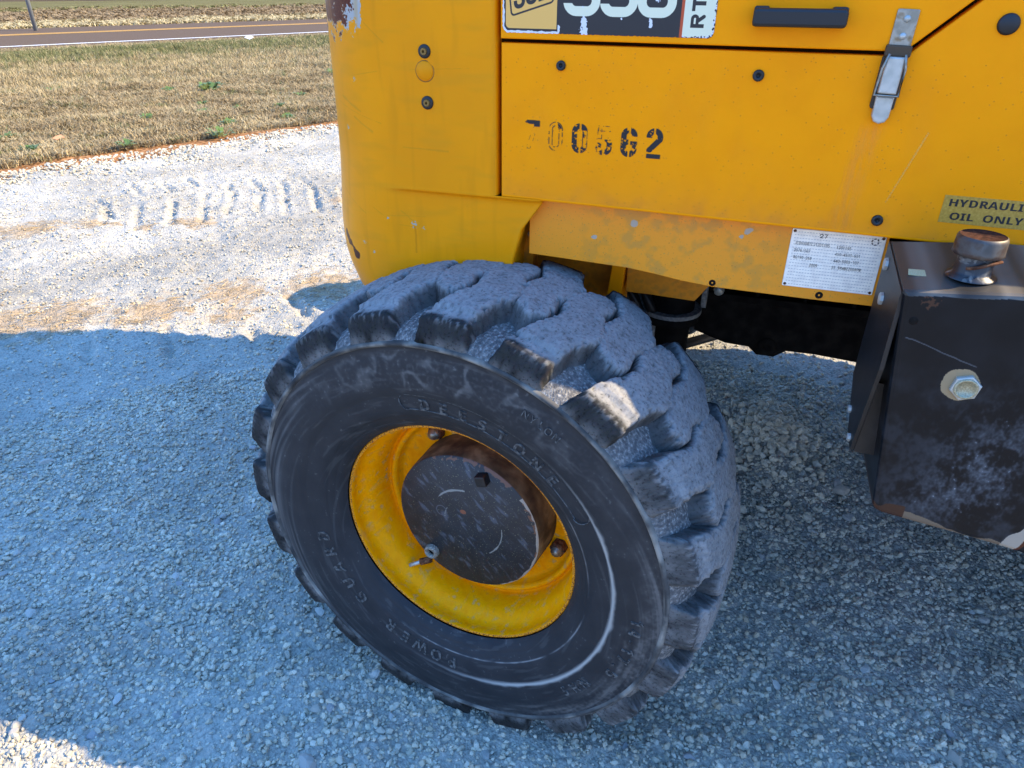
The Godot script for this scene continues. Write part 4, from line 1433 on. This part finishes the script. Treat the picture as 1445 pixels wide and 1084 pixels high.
func cab() -> void:
	# the rest of the machine, mostly out of view: hood lid, far side, cab and front wheels, plus added shadow casters
	var e := mb()
	prism(e, PackedVector2Array([Vector2(-0.022, 1.5), Vector2(-0.05, 1.83), Vector2(-0.1, 1.86), Vector2(-1.5, 1.86), Vector2(-1.56, 1.83), Vector2(-1.62, 1.5)]), -0.74, 0.53, 0.0, Transform3D(Basis(Vector3(0, 0, 1), Vector3(0, 1, 0), Vector3(1, 0, 0)), Vector3.ZERO))
	build("hood_lid", e, M.yellow, lift)
	e = mb()
	box(e, Vector3(-0.36, 0.92, -1.64), Vector3(0.53, 1.5, -1.62), 0.002)
	build("far_side_panel", e, M.yellow, lift)
	e = mb()
	box(e, Vector3(0.515, 0.62, -1.615), Vector3(0.528, 1.5, -0.036), 0.0)
	build("firewall", e, M.black, lift)
	e = mb()
	box(e, Vector3(0.62, 0.55, -1.64), Vector3(2.3, 1.2, -1.6), 0.01)
	build("cab_far_wall", e, M.yellow, lift)
	e = mb()
	box(e, Vector3(0.5, 0.34, -1.9), Vector3(2.0, 1.0, -1.65), 0.02)
	build("added_shade_box", e, M.black, lift)  # unseen box added to shade the ground beneath the machine
	e = mb()
	lathe(e, [[0.0, 0.0], [0.04, 0.14], [0.1, 0.22], [0.18, 0.25], [0.72, 0.25], [0.8, 0.2], [0.84, 0.0]].map(func(p): return [-p[0], p[1]]), 32, Transform3D(Basis(Vector3(0, 1, 0), -PI / 2), Vector3(-1.12, 0.62, -2.02)))
	build("added_shadow_cylinder", e, M.yellow, lift)  # unseen cylinder added to cast a rounded shadow behind the machine
	e = mb()
	box(e, Vector3(0.6, 0.60, -1.6), Vector3(2.3, 0.66, -0.06), 0.01)
	build("cab_floor", e, M.black, lift)
	e = mb()
	box(e, Vector3(0.9, 0.66, -1.2), Vector3(1.3, 1.15, -0.5), 0.04)
	build("seat_box", e, M.black, lift)
	e = mb()
	box(e, Vector3(0.2, 2.45, -1.6), Vector3(1.5, 2.51, -0.02), 0.02)
	build("cab_roof", e, M.yellow, lift)
	for p in [[1.7, -0.06], [0.46, -1.56], [1.46, -1.56]]:
		e = mb()
		box(e, Vector3(p[0] - 0.04, 0.66, p[1] - 0.04), Vector3(p[0] + 0.04, 2.45, p[1] + 0.04), 0.008)
		build("cab_post", e, M.yellow, lift)
	e = mb()
	prism(e, PackedVector2Array([Vector2(0.535, 0.60), Vector2(1.75, 0.60), Vector2(1.75, 1.45), Vector2(0.97, 1.49), Vector2(0.85, 1.45), Vector2(0.535, 1.365)]), -0.05, -0.005, 0.004)
	build("cab_wall_sun_mask", e, M.yellow, lift)  # unseen; top edge shaped to let sun through to tread and ground
	e = mb()
	box(e, Vector3(2.3, 0.3, -1.6), Vector3(2.42, 2.9, -1.35), 0.01)
	box(e, Vector3(2.3, 0.3, -0.3), Vector3(2.42, 2.9, -0.1), 0.01)
	build("mast_rail", e, M.black, lift)
	for z in [0.18, -1.82]:
		e = mb()
		var side := 1.0 if z > 0 else -1.0
		var t := Transform3D(Basis(Vector3.UP, 0.0 if side > 0 else PI), Vector3(1.9, 0.56, z - side * 0.1))
		lathe(e, [[0.0, 0.29], [0.03, 0.36], [0.03, 0.48], [-0.02, 0.56], [-0.36, 0.56], [-0.4, 0.48], [-0.4, 0.3]], 40, t)
		var w := build("front_wheel", e, M.rubber, lift)
		e = mb()
		lathe(e, [[0.0, 0.3], [-0.1, 0.26], [-0.12, 0.0]], 40, Transform3D(t.basis, t.origin))
		build("rim", e, M.rim, w)

# ------------------------------------------------------------------ the wheel: axle along z, outer rim flange at z = 0
var ref_outline := [[0.026, 10.2], [-0.03, 6.6], [-0.079, 4.0], [-0.105, 4.4], [-0.131, 5.3], [-0.176, 4.6], [-0.198, 3.2], [-0.214, 0.6], [-0.205, -2.2], [-0.178, -2.4], [-0.15, -1.7], [-0.125, -3.2], [-0.098, -4.6], [-0.072, -4.0], [-0.03, -1.2], [0.026, 2.4]]

func crown(s: float) -> float:       # radius of the lug tops across the tread
	var k := absf(s + 0.133) / 0.16
	return 0.4775 - 0.019 * pow(k, 2.8)

func base_radius(t: float) -> float:    # the floor of the tread
	return 0.442 - 0.012 * pow(absf(t + 0.133) / 0.16, 2.2)

# one lug, grown out of the tread floor inside its outline: worn, rounded and chipped at the edges
func lug_mesh(sd: int, dusty: bool) -> ArrayMesh:
	var poly := PackedVector2Array()
	var o := Vector2(sd * 3.7, sd * 1.9)
	for p in ref_outline:
		poly.append(Vector2(p[0], deg_to_rad(p[1]) * 0.46))
	poly[0] = Vector2(0.08, deg_to_rad(12.2) * 0.46)
	poly[poly.size() - 1] = Vector2(0.08, deg_to_rad(1.4) * 0.46)
	var rows := [[0.0420, 0.0365, 0.409, 0.034, 0.411], [0.0395, 0.0370, 0.415, 0.033, 0.413], [0.037, 0.0370, 0.4205, 0.032, 0.4145], [0.0345, 0.0364, 0.426, 0.0305, 0.416], [0.032, 0.0354, 0.4315, 0.0285, 0.418], [0.0295, 0.0342, 0.437, 0.0262, 0.4195], [0.027, 0.0330, 0.443, 0.024, 0.421], [0.0245, 0.0315, 0.4485, 0.0215, 0.423], [0.0225, 0.0302, 0.4525, 0.019, 0.4245], [0.0208, 0.0280, 0.4548, 0.0165, 0.4256], [0.019, 0.0245, 0.4558, 0.014, 0.4265], [0.016, 0.0200, 0.4565, 0.0115, 0.4274], [0.013, 0.0157, 0.4573, 0.009, 0.4282], [0.0095, 0.0116, 0.4582, 0.0065, 0.429], [0.006, 0.0072, 0.4591, 0.0035, 0.4296], [0.0025, 0.0029, 0.46, 0.001, 0.4302]]
	var t := -0.001
	while t > -0.236:
		rows.append([t, t, crown(t), t, base_radius(t)])
		t -= 0.0032
	var cols := 76
	var n := poly.size()
	var v := PackedVector3Array()
	var c := PackedColorArray()
	var ws := PackedFloat32Array()
	for row in rows:
		for k in cols:
			var ph := deg_to_rad(-7.6 + 22.4 * k / (cols - 1))
			var q := Vector2(row[0], ph * 0.46)
			var d := 1.0
			for i in n:
				d = minf(d, d_seg(q, poly[i], poly[(i + 1) % n]))
			if not Geometry2D.is_point_in_polygon(q, poly):
				d = -d
			var f := nb.get_noise_2d(q.x * 3.0 + o.x, q.y * 3.0 + o.y)
			var g := nc.get_noise_2d(q.x * 5.0 + o.x, q.y * 5.0 + o.y)
			d += 0.0052 + f * 0.0025 + g * 0.002
			var w := smoothstep(-0.0085, 0.0012, d) * 0.92 + 0.08 * smoothstep(-0.001, 0.010, d)
			# bites out of the edge
			var bite := nc.get_noise_2d(q.x * 2.2 + o.y, q.y * 2.2 + o.x)
			w -= 0.2 * smoothstep(0.3, 0.5, bite) * (1.0 - smoothstep(0.002, 0.012, d)) * smoothstep(-0.006, 0.002, d)
			var r: float = lerpf(row[4], row[2], w) + (f * 0.0012 + g * 0.0010) * w - 0.003 * (1.0 - smoothstep(0.0, 0.12, w))
			var z: float = lerpf(row[3], row[1], w)
			v.append(Vector3(cos(ph) * r, sin(ph) * r, z))
			ws.append(w)
			# dust lies on the tread; the shoulder face keeps its bare rubber, torn pale along the edge
			var shoulder := smoothstep(0.013 + f * 0.005, 0.019 + f * 0.005, row[0])
			var top := 0.235 + 0.035 * f + 0.04 * g
			if bite < -0.46: top *= 0.7
			var side := 0.085 + 0.05 * f
			var tone := lerpf(side, top, smoothstep(0.75, 0.97, w))
			var bare := 0.034 + 0.012 * f
			if dusty:
				bare = 0.085 + 0.05 * f + 0.03 * g
			var torn := smoothstep(0.012, 0.018, row[0]) * (1.0 - smoothstep(0.021, 0.028, row[0])) * smoothstep(0.05, 0.4, g + f * 0.5)
			tone = lerpf(tone, bare + 0.1 * torn, shoulder)
			tone = lerpf(tone, 0.16, smoothstep(0.031, 0.042, row[0]) * (0.5 + f))
			c.append(Color(tone * 1.02, tone, tone * 0.95))
	var ix := PackedInt32Array()
	for j in rows.size() - 1:
		for k in cols - 1:
			var a := j * cols + k
			if maxf(maxf(ws[a], ws[a + 1]), maxf(ws[a + cols], ws[a + cols + 1])) < 0.002:
				continue
			ix.append_array([a, a + cols, a + 1, a + 1, a + cols, a + cols + 1])
	var arr := []
	arr.resize(Mesh.ARRAY_MAX)
	arr[Mesh.ARRAY_VERTEX] = v
	arr[Mesh.ARRAY_COLOR] = c
	arr[Mesh.ARRAY_INDEX] = ix
	var am := ArrayMesh.new()
	am.add_surface_from_arrays(Mesh.PRIMITIVE_TRIANGLES, arr)
	var st := SurfaceTool.new()
	st.create_from(am, 0)
	st.generate_normals()
	am = st.commit()
	am.surface_set_material(0, M.lug)
	return am

func wheel() -> Node3D:
	var w := Node3D.new()
	w.name = "rear_wheel"
	lift.add_child(w, true)
	# carcass
	var half := [[0.004, 0.2385], [0.012, 0.244], [0.018, 0.25], [0.021, 0.255], [0.0215, 0.2565], [0.0235, 0.258], [0.0275, 0.268], [0.0285, 0.2695], [0.0305, 0.271], [0.034, 0.285], [0.0375, 0.309], [0.038, 0.314], [0.0405, 0.318], [0.042, 0.335], [0.0415, 0.36], [0.0385, 0.385], [0.036, 0.398], [0.0365, 0.4005]]
	var st := mb()
	var prof := []
	for p in half: prof.append([p[0], p[1]])
	prof.reverse()
	prof.reverse()
	lathe(st, rev(prof), 144, Transform3D(), true, true)
	tyre_profile = rev(prof)
	var sm := mat(Color.WHITE, 0.6, 0.0, 0.35)
	sm.albedo_texture = paint(1440, 240, sidewall_color)
	sm.normal_enabled = true
	sm.normal_texture = noise_tex(FastNoiseLite.TYPE_SIMPLEX, 0.06, 4, [], 256, 61, -1, 2.0)
	sm.normal_scale = 0.12
	build("tyre", st, sm, w)
	st = mb()
	lathe(st, rev([[0.0365, 0.4005], [0.0395, 0.4025], [0.0405, 0.406], [0.0385, 0.4095], [0.034, 0.411]]), 120)
	build("sidewall_ring", st, M.ridge, w)
	st = mb()
	lathe(st, rev([[0.034, 0.411], [0.025, 0.421], [0.005, 0.430], [-0.03, 0.436], [-0.08, 0.440], [-0.133, 0.442], [-0.186, 0.440], [-0.236, 0.436], [-0.271, 0.430], [-0.291, 0.421], [-0.302, 0.405], [-0.308, 0.36], [-0.306, 0.31], [-0.29, 0.26], [-0.27, 0.236]]), 120)
	build("tread_base", st, M.tread_floor, w)
	# lugs, singly
	var kinds := []
	for k in 5: kinds.append(lug_mesh(k + 1, false))
	# the lugs at the front of the wheel carry pale dust on their shoulders as well
	var dusty := []
	for k in 5: dusty.append(lug_mesh(k + 7, true))
	for i in 20:
		var o := obj("tread_lug", (dusty if i >= 13 and i <= 18 else kinds)[i % 5], w)
		o.rotation.z = deg_to_rad(66.0 + 18.0 * i)
	for i in 20:
		var o := obj("tread_lug", kinds[(i * 2 + 1) % 5], w)
		# the inner row is the outer one turned over about the tread's middle
		o.transform = Transform3D(Basis(Vector3(0, 0, 1), deg_to_rad(57.0 + 18.0 * i)) * Basis(Vector3(1, 0, 0), PI), Vector3(0, 0, -0.266))
		o.mesh = flipped(o.mesh)
	# raised lettering
	arc_text(w, "DEESTONE", 0.2985, 98.5, 44.0, 0.021, 1.15, true)
	arc_text(w, "NYLON", 0.366, 66.0, 54.5, 0.013, 1.1, false)
	arc_text(w, "14-17.5", 0.362, -0.5, -27.0, 0.0215, 1.0, true)
	arc_text(w, "NHS", 0.345, -33.5, -47.0, 0.0215, 1.0, true)
	arc_text(w, "POWER", 0.296, -86.0, -122.0, 0.027, 1.0, true)
	arc_text(w, "GUARD", 0.296, -131.0, -169.0, 0.027, 1.0, true)
	# raised cartouche round the maker's word
	st = mb()
	var path := []
	for k in 41: path.append(polar(0.3165, lerpf(101.5, 33.0, k / 40.0), 0.0388))
	for k in 9: path.append(polar(0.302 + 0.0145 * cos(k * PI / 8), 33.0 - 2.4 * sin(k * PI / 8), 0.0385))
	for k in 41: path.append(polar(0.2875, lerpf(33.0, 101.5, k / 40.0), 0.0348))
	for k in 9: path.append(polar(0.302 - 0.0145 * cos(k * PI / 8), 101.5 + 2.8 * sin(k * PI / 8), 0.0378))
	tube(st, path, 0.0011, 5)
	build("cartouche", st, M.letter, w)
	# rim: lip, barrel, well, disc
	st = mb()
	lathe(st, [[-0.012, 0.2395], [-0.003, 0.240], [0.001, 0.2375], [0.002, 0.235], [0.0005, 0.2325]], 96)
	build("rim_lip", st, M.lip, w)
	st = mb()
	lathe(st, [[0.0005, 0.2325], [-0.004, 0.2315], [-0.012, 0.2335], [-0.024, 0.2345], [-0.034, 0.2305], [-0.045, 0.222], [-0.06, 0.2165], [-0.10, 0.213], [-0.108, 0.2115], [-0.108, 0.2085], [-0.100, 0.2065], [-0.0985, 0.199], [-0.107, 0.195], [-0.121, 0.194], [-0.1225, 0.185], [-0.1225, 0.12]], 96)
	build("rim", st, M.rim, w)
	# hub drum and its scuffed face
	st = mb()
	lathe(st, [[-0.13, 0.153], [-0.060, 0.150], [-0.047, 0.1485]], 72)
	build("hub", st, M.hub_side, w)
	st = mb()
	st.set_smooth_group(0)
	var hm := mat(Color.WHITE, 0.5)
	hm.texture_repeat = false
	hm.albedo_texture = paint(448, 448, hub_color)
	for ring in [[0.0, 0.146, -0.0445, -0.0445], [0.146, 0.1485, -0.0445, -0.047]]:
		for i in 72:
			var a := TAU * i / 72.0
			var b := TAU * (i + 1) / 72.0
			var ps := [Vector3(cos(a) * ring[0], sin(a) * ring[0], ring[2]), Vector3(cos(a) * ring[1], sin(a) * ring[1], ring[3]), Vector3(cos(b) * ring[1], sin(b) * ring[1], ring[3]), Vector3(cos(b) * ring[0], sin(b) * ring[0], ring[2])]
			uvquad(st, ps, ps.map(func(p): return Vector2(0.5 + p.x / 0.3, 0.5 - p.y / 0.3)))
	build("hub_face", st, hm, w)
	# filler plug (upper) and drain boss (lower left)
	st = mb()
	prism(st, rrect(-0.0105, -0.0105, 0.0105, 0.0105, 0.002, 2), 0.0, 0.018, 0.002, Transform3D(Basis(Vector3(0, 0, 1), 0.3), polar(0.126, 72.0, -0.0445)))
	build("hub_plug", st, M.black, w)
	st = mb()
	lathe(st, [[0.0, 0.0155], [0.008, 0.015], [0.011, 0.013], [0.011, 0.0085], [0.003, 0.0075]], 24, Transform3D(Basis(), polar(0.127, -129.2, -0.0445)))
	var boss := build("drain_boss", st, surf([[0.3, Color(0.35, 0.34, 0.3)], [0.7, Color(0.62, 0.61, 0.56)]], 20, 0.6, 0.03, 3, 0, 0, 0.3, 0.4, 95), w)
	st = mb()
	lathe(st, [[0.0032, 0.008], [0.0032, 0.0]], 20, Transform3D(Basis(), polar(0.127, -129.2, -0.0445)))
	build("drain_hole", st, M.dark, w)
	# tyre valve
	st = mb()
	tube(st, [polar(0.178, -124.0, -0.065), polar(0.198, -127.5, -0.058)], 0.0075, 10)
	build("valve_base", st, M.rust, w)
	st = mb()
	tube(st, [polar(0.19, -126.5, -0.061), polar(0.217, -130.5, -0.046)], 0.0042, 10)
	build("valve_stem", st, M.zinc, w)
	# wheel nuts on studs
	for k in 5:
		var a := -18.3 + 72.0 * k
		st = mb()
		prism(st, ngon(6, 0.0165, Vector2.ZERO, k * 0.7), 0.0, 0.019, 0.003, Transform3D(Basis(), polar(0.1715, a, -0.1225)))
		build("wheel_nut", st, M.rust, w)
		st = mb()
		lathe(st, [[0.019, 0.0115], [0.0245, 0.011], [0.0255, 0.0085], [0.0285, 0.008], [0.029, 0.0]], 16, Transform3D(Basis(), polar(0.1715, a, -0.1225)))
		build("wheel_stud", st, M.steel, w)
	return w

var flips := {}
func flipped(m: ArrayMesh) -> ArrayMesh:     # the same lug, mirrored along the tread's turning direction
	if flips.has(m):
		return flips[m]
	var am := ArrayMesh.new()
	var arr := m.surface_get_arrays(0)
	var v: PackedVector3Array = arr[Mesh.ARRAY_VERTEX]
	var n: PackedVector3Array = arr[Mesh.ARRAY_NORMAL]
	var ix: PackedInt32Array = arr[Mesh.ARRAY_INDEX]
	for i in v.size():
		v[i].y = -v[i].y
		n[i].y = -n[i].y
	for i in range(0, ix.size(), 3):
		var t := ix[i]
		ix[i] = ix[i + 1]
		ix[i + 1] = t
	var a := []
	a.resize(Mesh.ARRAY_MAX)
	a[Mesh.ARRAY_VERTEX] = v
	a[Mesh.ARRAY_NORMAL] = n
	a[Mesh.ARRAY_COLOR] = arr[Mesh.ARRAY_COLOR]
	a[Mesh.ARRAY_INDEX] = ix
	am.add_surface_from_arrays(Mesh.PRIMITIVE_TRIANGLES, a)
	am.surface_set_material(0, M.lug)
	flips[m] = am
	return am

func rev(a: Array) -> Array:
	var b := a.duplicate()
	b.reverse()
	return b

func polar(r: float, deg: float, z: float) -> Vector3:
	return Vector3(cos(deg_to_rad(deg)) * r, sin(deg_to_rad(deg)) * r, z)

func side_z(r: float) -> float:          # height of the sidewall at a radius
	var pr := [[0.268, 0.0275], [0.285, 0.034], [0.309, 0.0375], [0.318, 0.0405], [0.335, 0.042], [0.36, 0.0415], [0.385, 0.0385], [0.4, 0.0365]]
	for k in pr.size() - 1:
		if r >= pr[k][0] and r <= pr[k + 1][0]:
			return lerpf(pr[k][1], pr[k + 1][1], (r - pr[k][0]) / (pr[k + 1][0] - pr[k][0]))
	return 0.036

func arc_text(w: Node3D, text: String, r: float, a0: float, a1: float, size: float, wide: float, bold: bool) -> void:
	var f := SystemFont.new()
	f.font_names = PackedStringArray(["Droid Sans"])
	f.font_weight = 700 if bold else 400
	var n := text.length()
	var st := SurfaceTool.new()
	st.begin(Mesh.PRIMITIVE_TRIANGLES)
	for i in n:
		var tm := TextMesh.new()
		tm.text = text[i]
		tm.font = f
		tm.font_size = 48
		tm.pixel_size = size / 35.0
		tm.depth = 0.0028
		tm.curve_step = 3.0
		tm.horizontal_alignment = HORIZONTAL_ALIGNMENT_CENTER
		tm.vertical_alignment = VERTICAL_ALIGNMENT_CENTER
		var a := lerpf(a0, a1, (i + 0.5) / n)
		var turn := Basis(Vector3(0, 0, 1), deg_to_rad(a - 90.0))
		var lean := atan2(side_z(r + size * 0.4) - side_z(r - size * 0.4), size * 0.8)
		var b := turn * Basis(Vector3(1, 0, 0), lean) * Basis.from_scale(Vector3(wide, 1, 1))
		st.append_from(tm, 0, Transform3D(b, polar(r, a, side_z(r) + 0.0002)))
	var am := st.commit()
	am.surface_set_material(0, M.letter)
	obj("raised_lettering", am, w)

var tyre_profile := []

func sidewall_color(u: float, v: float) -> Color:
	var k := (1.0 - v) * (tyre_profile.size() - 1)
	var i := mini(int(k), tyre_profile.size() - 2)
	var r: float = lerpf(tyre_profile[i][1], tyre_profile[i + 1][1], k - i)
	var a := u * 360.0
	if a > 180.0: a -= 360.0
	var x := cos(u * TAU) * r
	var y := sin(u * TAU) * r
	var f := nb.get_noise_2d(x * 2.2, y * 2.2)
	var g := nc.get_noise_2d(x * 4.0, y * 4.0)
	var arc := nb.get_noise_2d(cos(u * TAU) * 0.5, sin(u * TAU) * 0.5 + r * 9.0)      # scuffs that follow the tyre round
	var c := Color(0.145, 0.148, 0.155).lerp(Color(0.178, 0.178, 0.182), clampf(0.5 + f * 0.8, 0, 1))
	var dust := Color(0.44, 0.43, 0.41)
	c = c.lerp(dust, clampf((arc - 0.28) * 1.2, 0, 0.2))
	# crossing pale smears high on the outer band
	var up := exp(-pow((a - 88.0) / 40.0, 2)) * ss(0.325, 0.34, r) * (1.0 - ss(0.385, 0.398, r))
	var vein := 1.0 - ss(0.0, 0.16, absf(nb.get_noise_2d(x * 1.1 + 3.0, y * 1.1)))
	c = c.lerp(dust, clampf(up * (vein * 0.55 + maxf(g, 0.0) * 0.5), 0, 0.6))
	# dust lying on the step of the sidewall, thick at the right and lower right
	var side := ss(-118.0, -60.0, a) * (1.0 - ss(20.0, 62.0, a))
	var step := absf(r - 0.3185 - 0.0015 * f) / (0.0022 + 0.0026 * side * (1.0 + f))
	c = c.lerp(Color(0.6, 0.59, 0.56), clampf(1.25 - step, 0, 1) * side)
	var rim := absf(r - 0.2725) / 0.0022
	c = c.lerp(Color(0.52, 0.51, 0.49), clampf(1.0 - rim, 0, 1) * (1.0 - ss(25.0, 45.0, a)) * ss(-125.0, -100.0, a) * clampf(0.7 + f * 1.5, 0, 1))
	# grey film on the outer edge, low right and upper left
	var low := exp(-pow((a + 35.0) / 45.0, 2)) * ss(0.345, 0.395, r) + 0.5 * exp(-pow((a + 8.0) / 26.0, 2)) * ss(0.33, 0.35, r) * ss(-0.15, 0.25, f)
	c = c.lerp(dust, clampf(low * (0.35 + 0.8 * arc + 0.3 * g), 0, 0.6))
	var lf := exp(-pow((absf(a) - 165.0) / 30.0, 2)) * ss(0.35, 0.39, r)
	c = c.lerp(dust, clampf(lf * (0.3 + arc), 0, 0.5))
	if g > 0.62 and f > 0.1:
		c = c.lerp(dust, 0.4)
	return c

func hub_color(u: float, v: float) -> Color:
	var x := (u - 0.5) * 0.3
	var y := (v - 0.5) * 0.3
	var r := Vector2(x, y).length()
	var f := nb.get_noise_2d(x * 3.0, y * 3.0)
	# smears run from upper left to lower right
	var sx := (x + y) * 0.7071
	var sy := (y - x) * 0.7071
	var sm := nc.get_noise_2d(sx * 2.6, sy * 0.9) + 0.3 * f
	var c := Color(0.105, 0.108, 0.118).lerp(Color(0.15, 0.15, 0.16), clampf(0.5 + f, 0, 1))
	c = c.lerp(Color(0.3, 0.32, 0.35), clampf((sm - 0.3) * 3.0, 0, 1) * 0.75)
	if nc.get_noise_2d(x * 11.0 + 4.0, y * 11.0) > 0.62:
		c = Color(0.55, 0.52, 0.38)
	# chalk arcs left by a rubbing tool
	var a := rad_to_deg(atan2(y, x))
	for t in [[0.074, 92.0, 150.0, 0.0022], [0.074, -50.0, 8.0, 0.002], [0.048, 150.0, 220.0, 0.0008]]:
		if absf(r - t[0]) < t[3] * (0.7 + f) and a > t[1] and a < t[2]:
			c = Color(0.5, 0.49, 0.45)
	if absf(Vector2(x + 0.055, y - 0.012).length() - 0.011) < 0.001:
		c = Color(0.3, 0.3, 0.31)
	if Vector2((x + 0.008) / 1.3, y - 0.024).length() < 0.005 + f * 0.002:
		c = Color(0.48, 0.27, 0.17)
	# rusty rim where the paint has gone
	if r > 0.139 + f * 0.012 and (a > 10.0 and a < 110.0 and f > -0.1 or f > 0.35):
		c = Color(0.4, 0.27, 0.19)
	if r > 0.1445 + f * 0.004 and a > -60.0 and a < 40.0:
		c = Color(0.6, 0.55, 0.48)
	return c
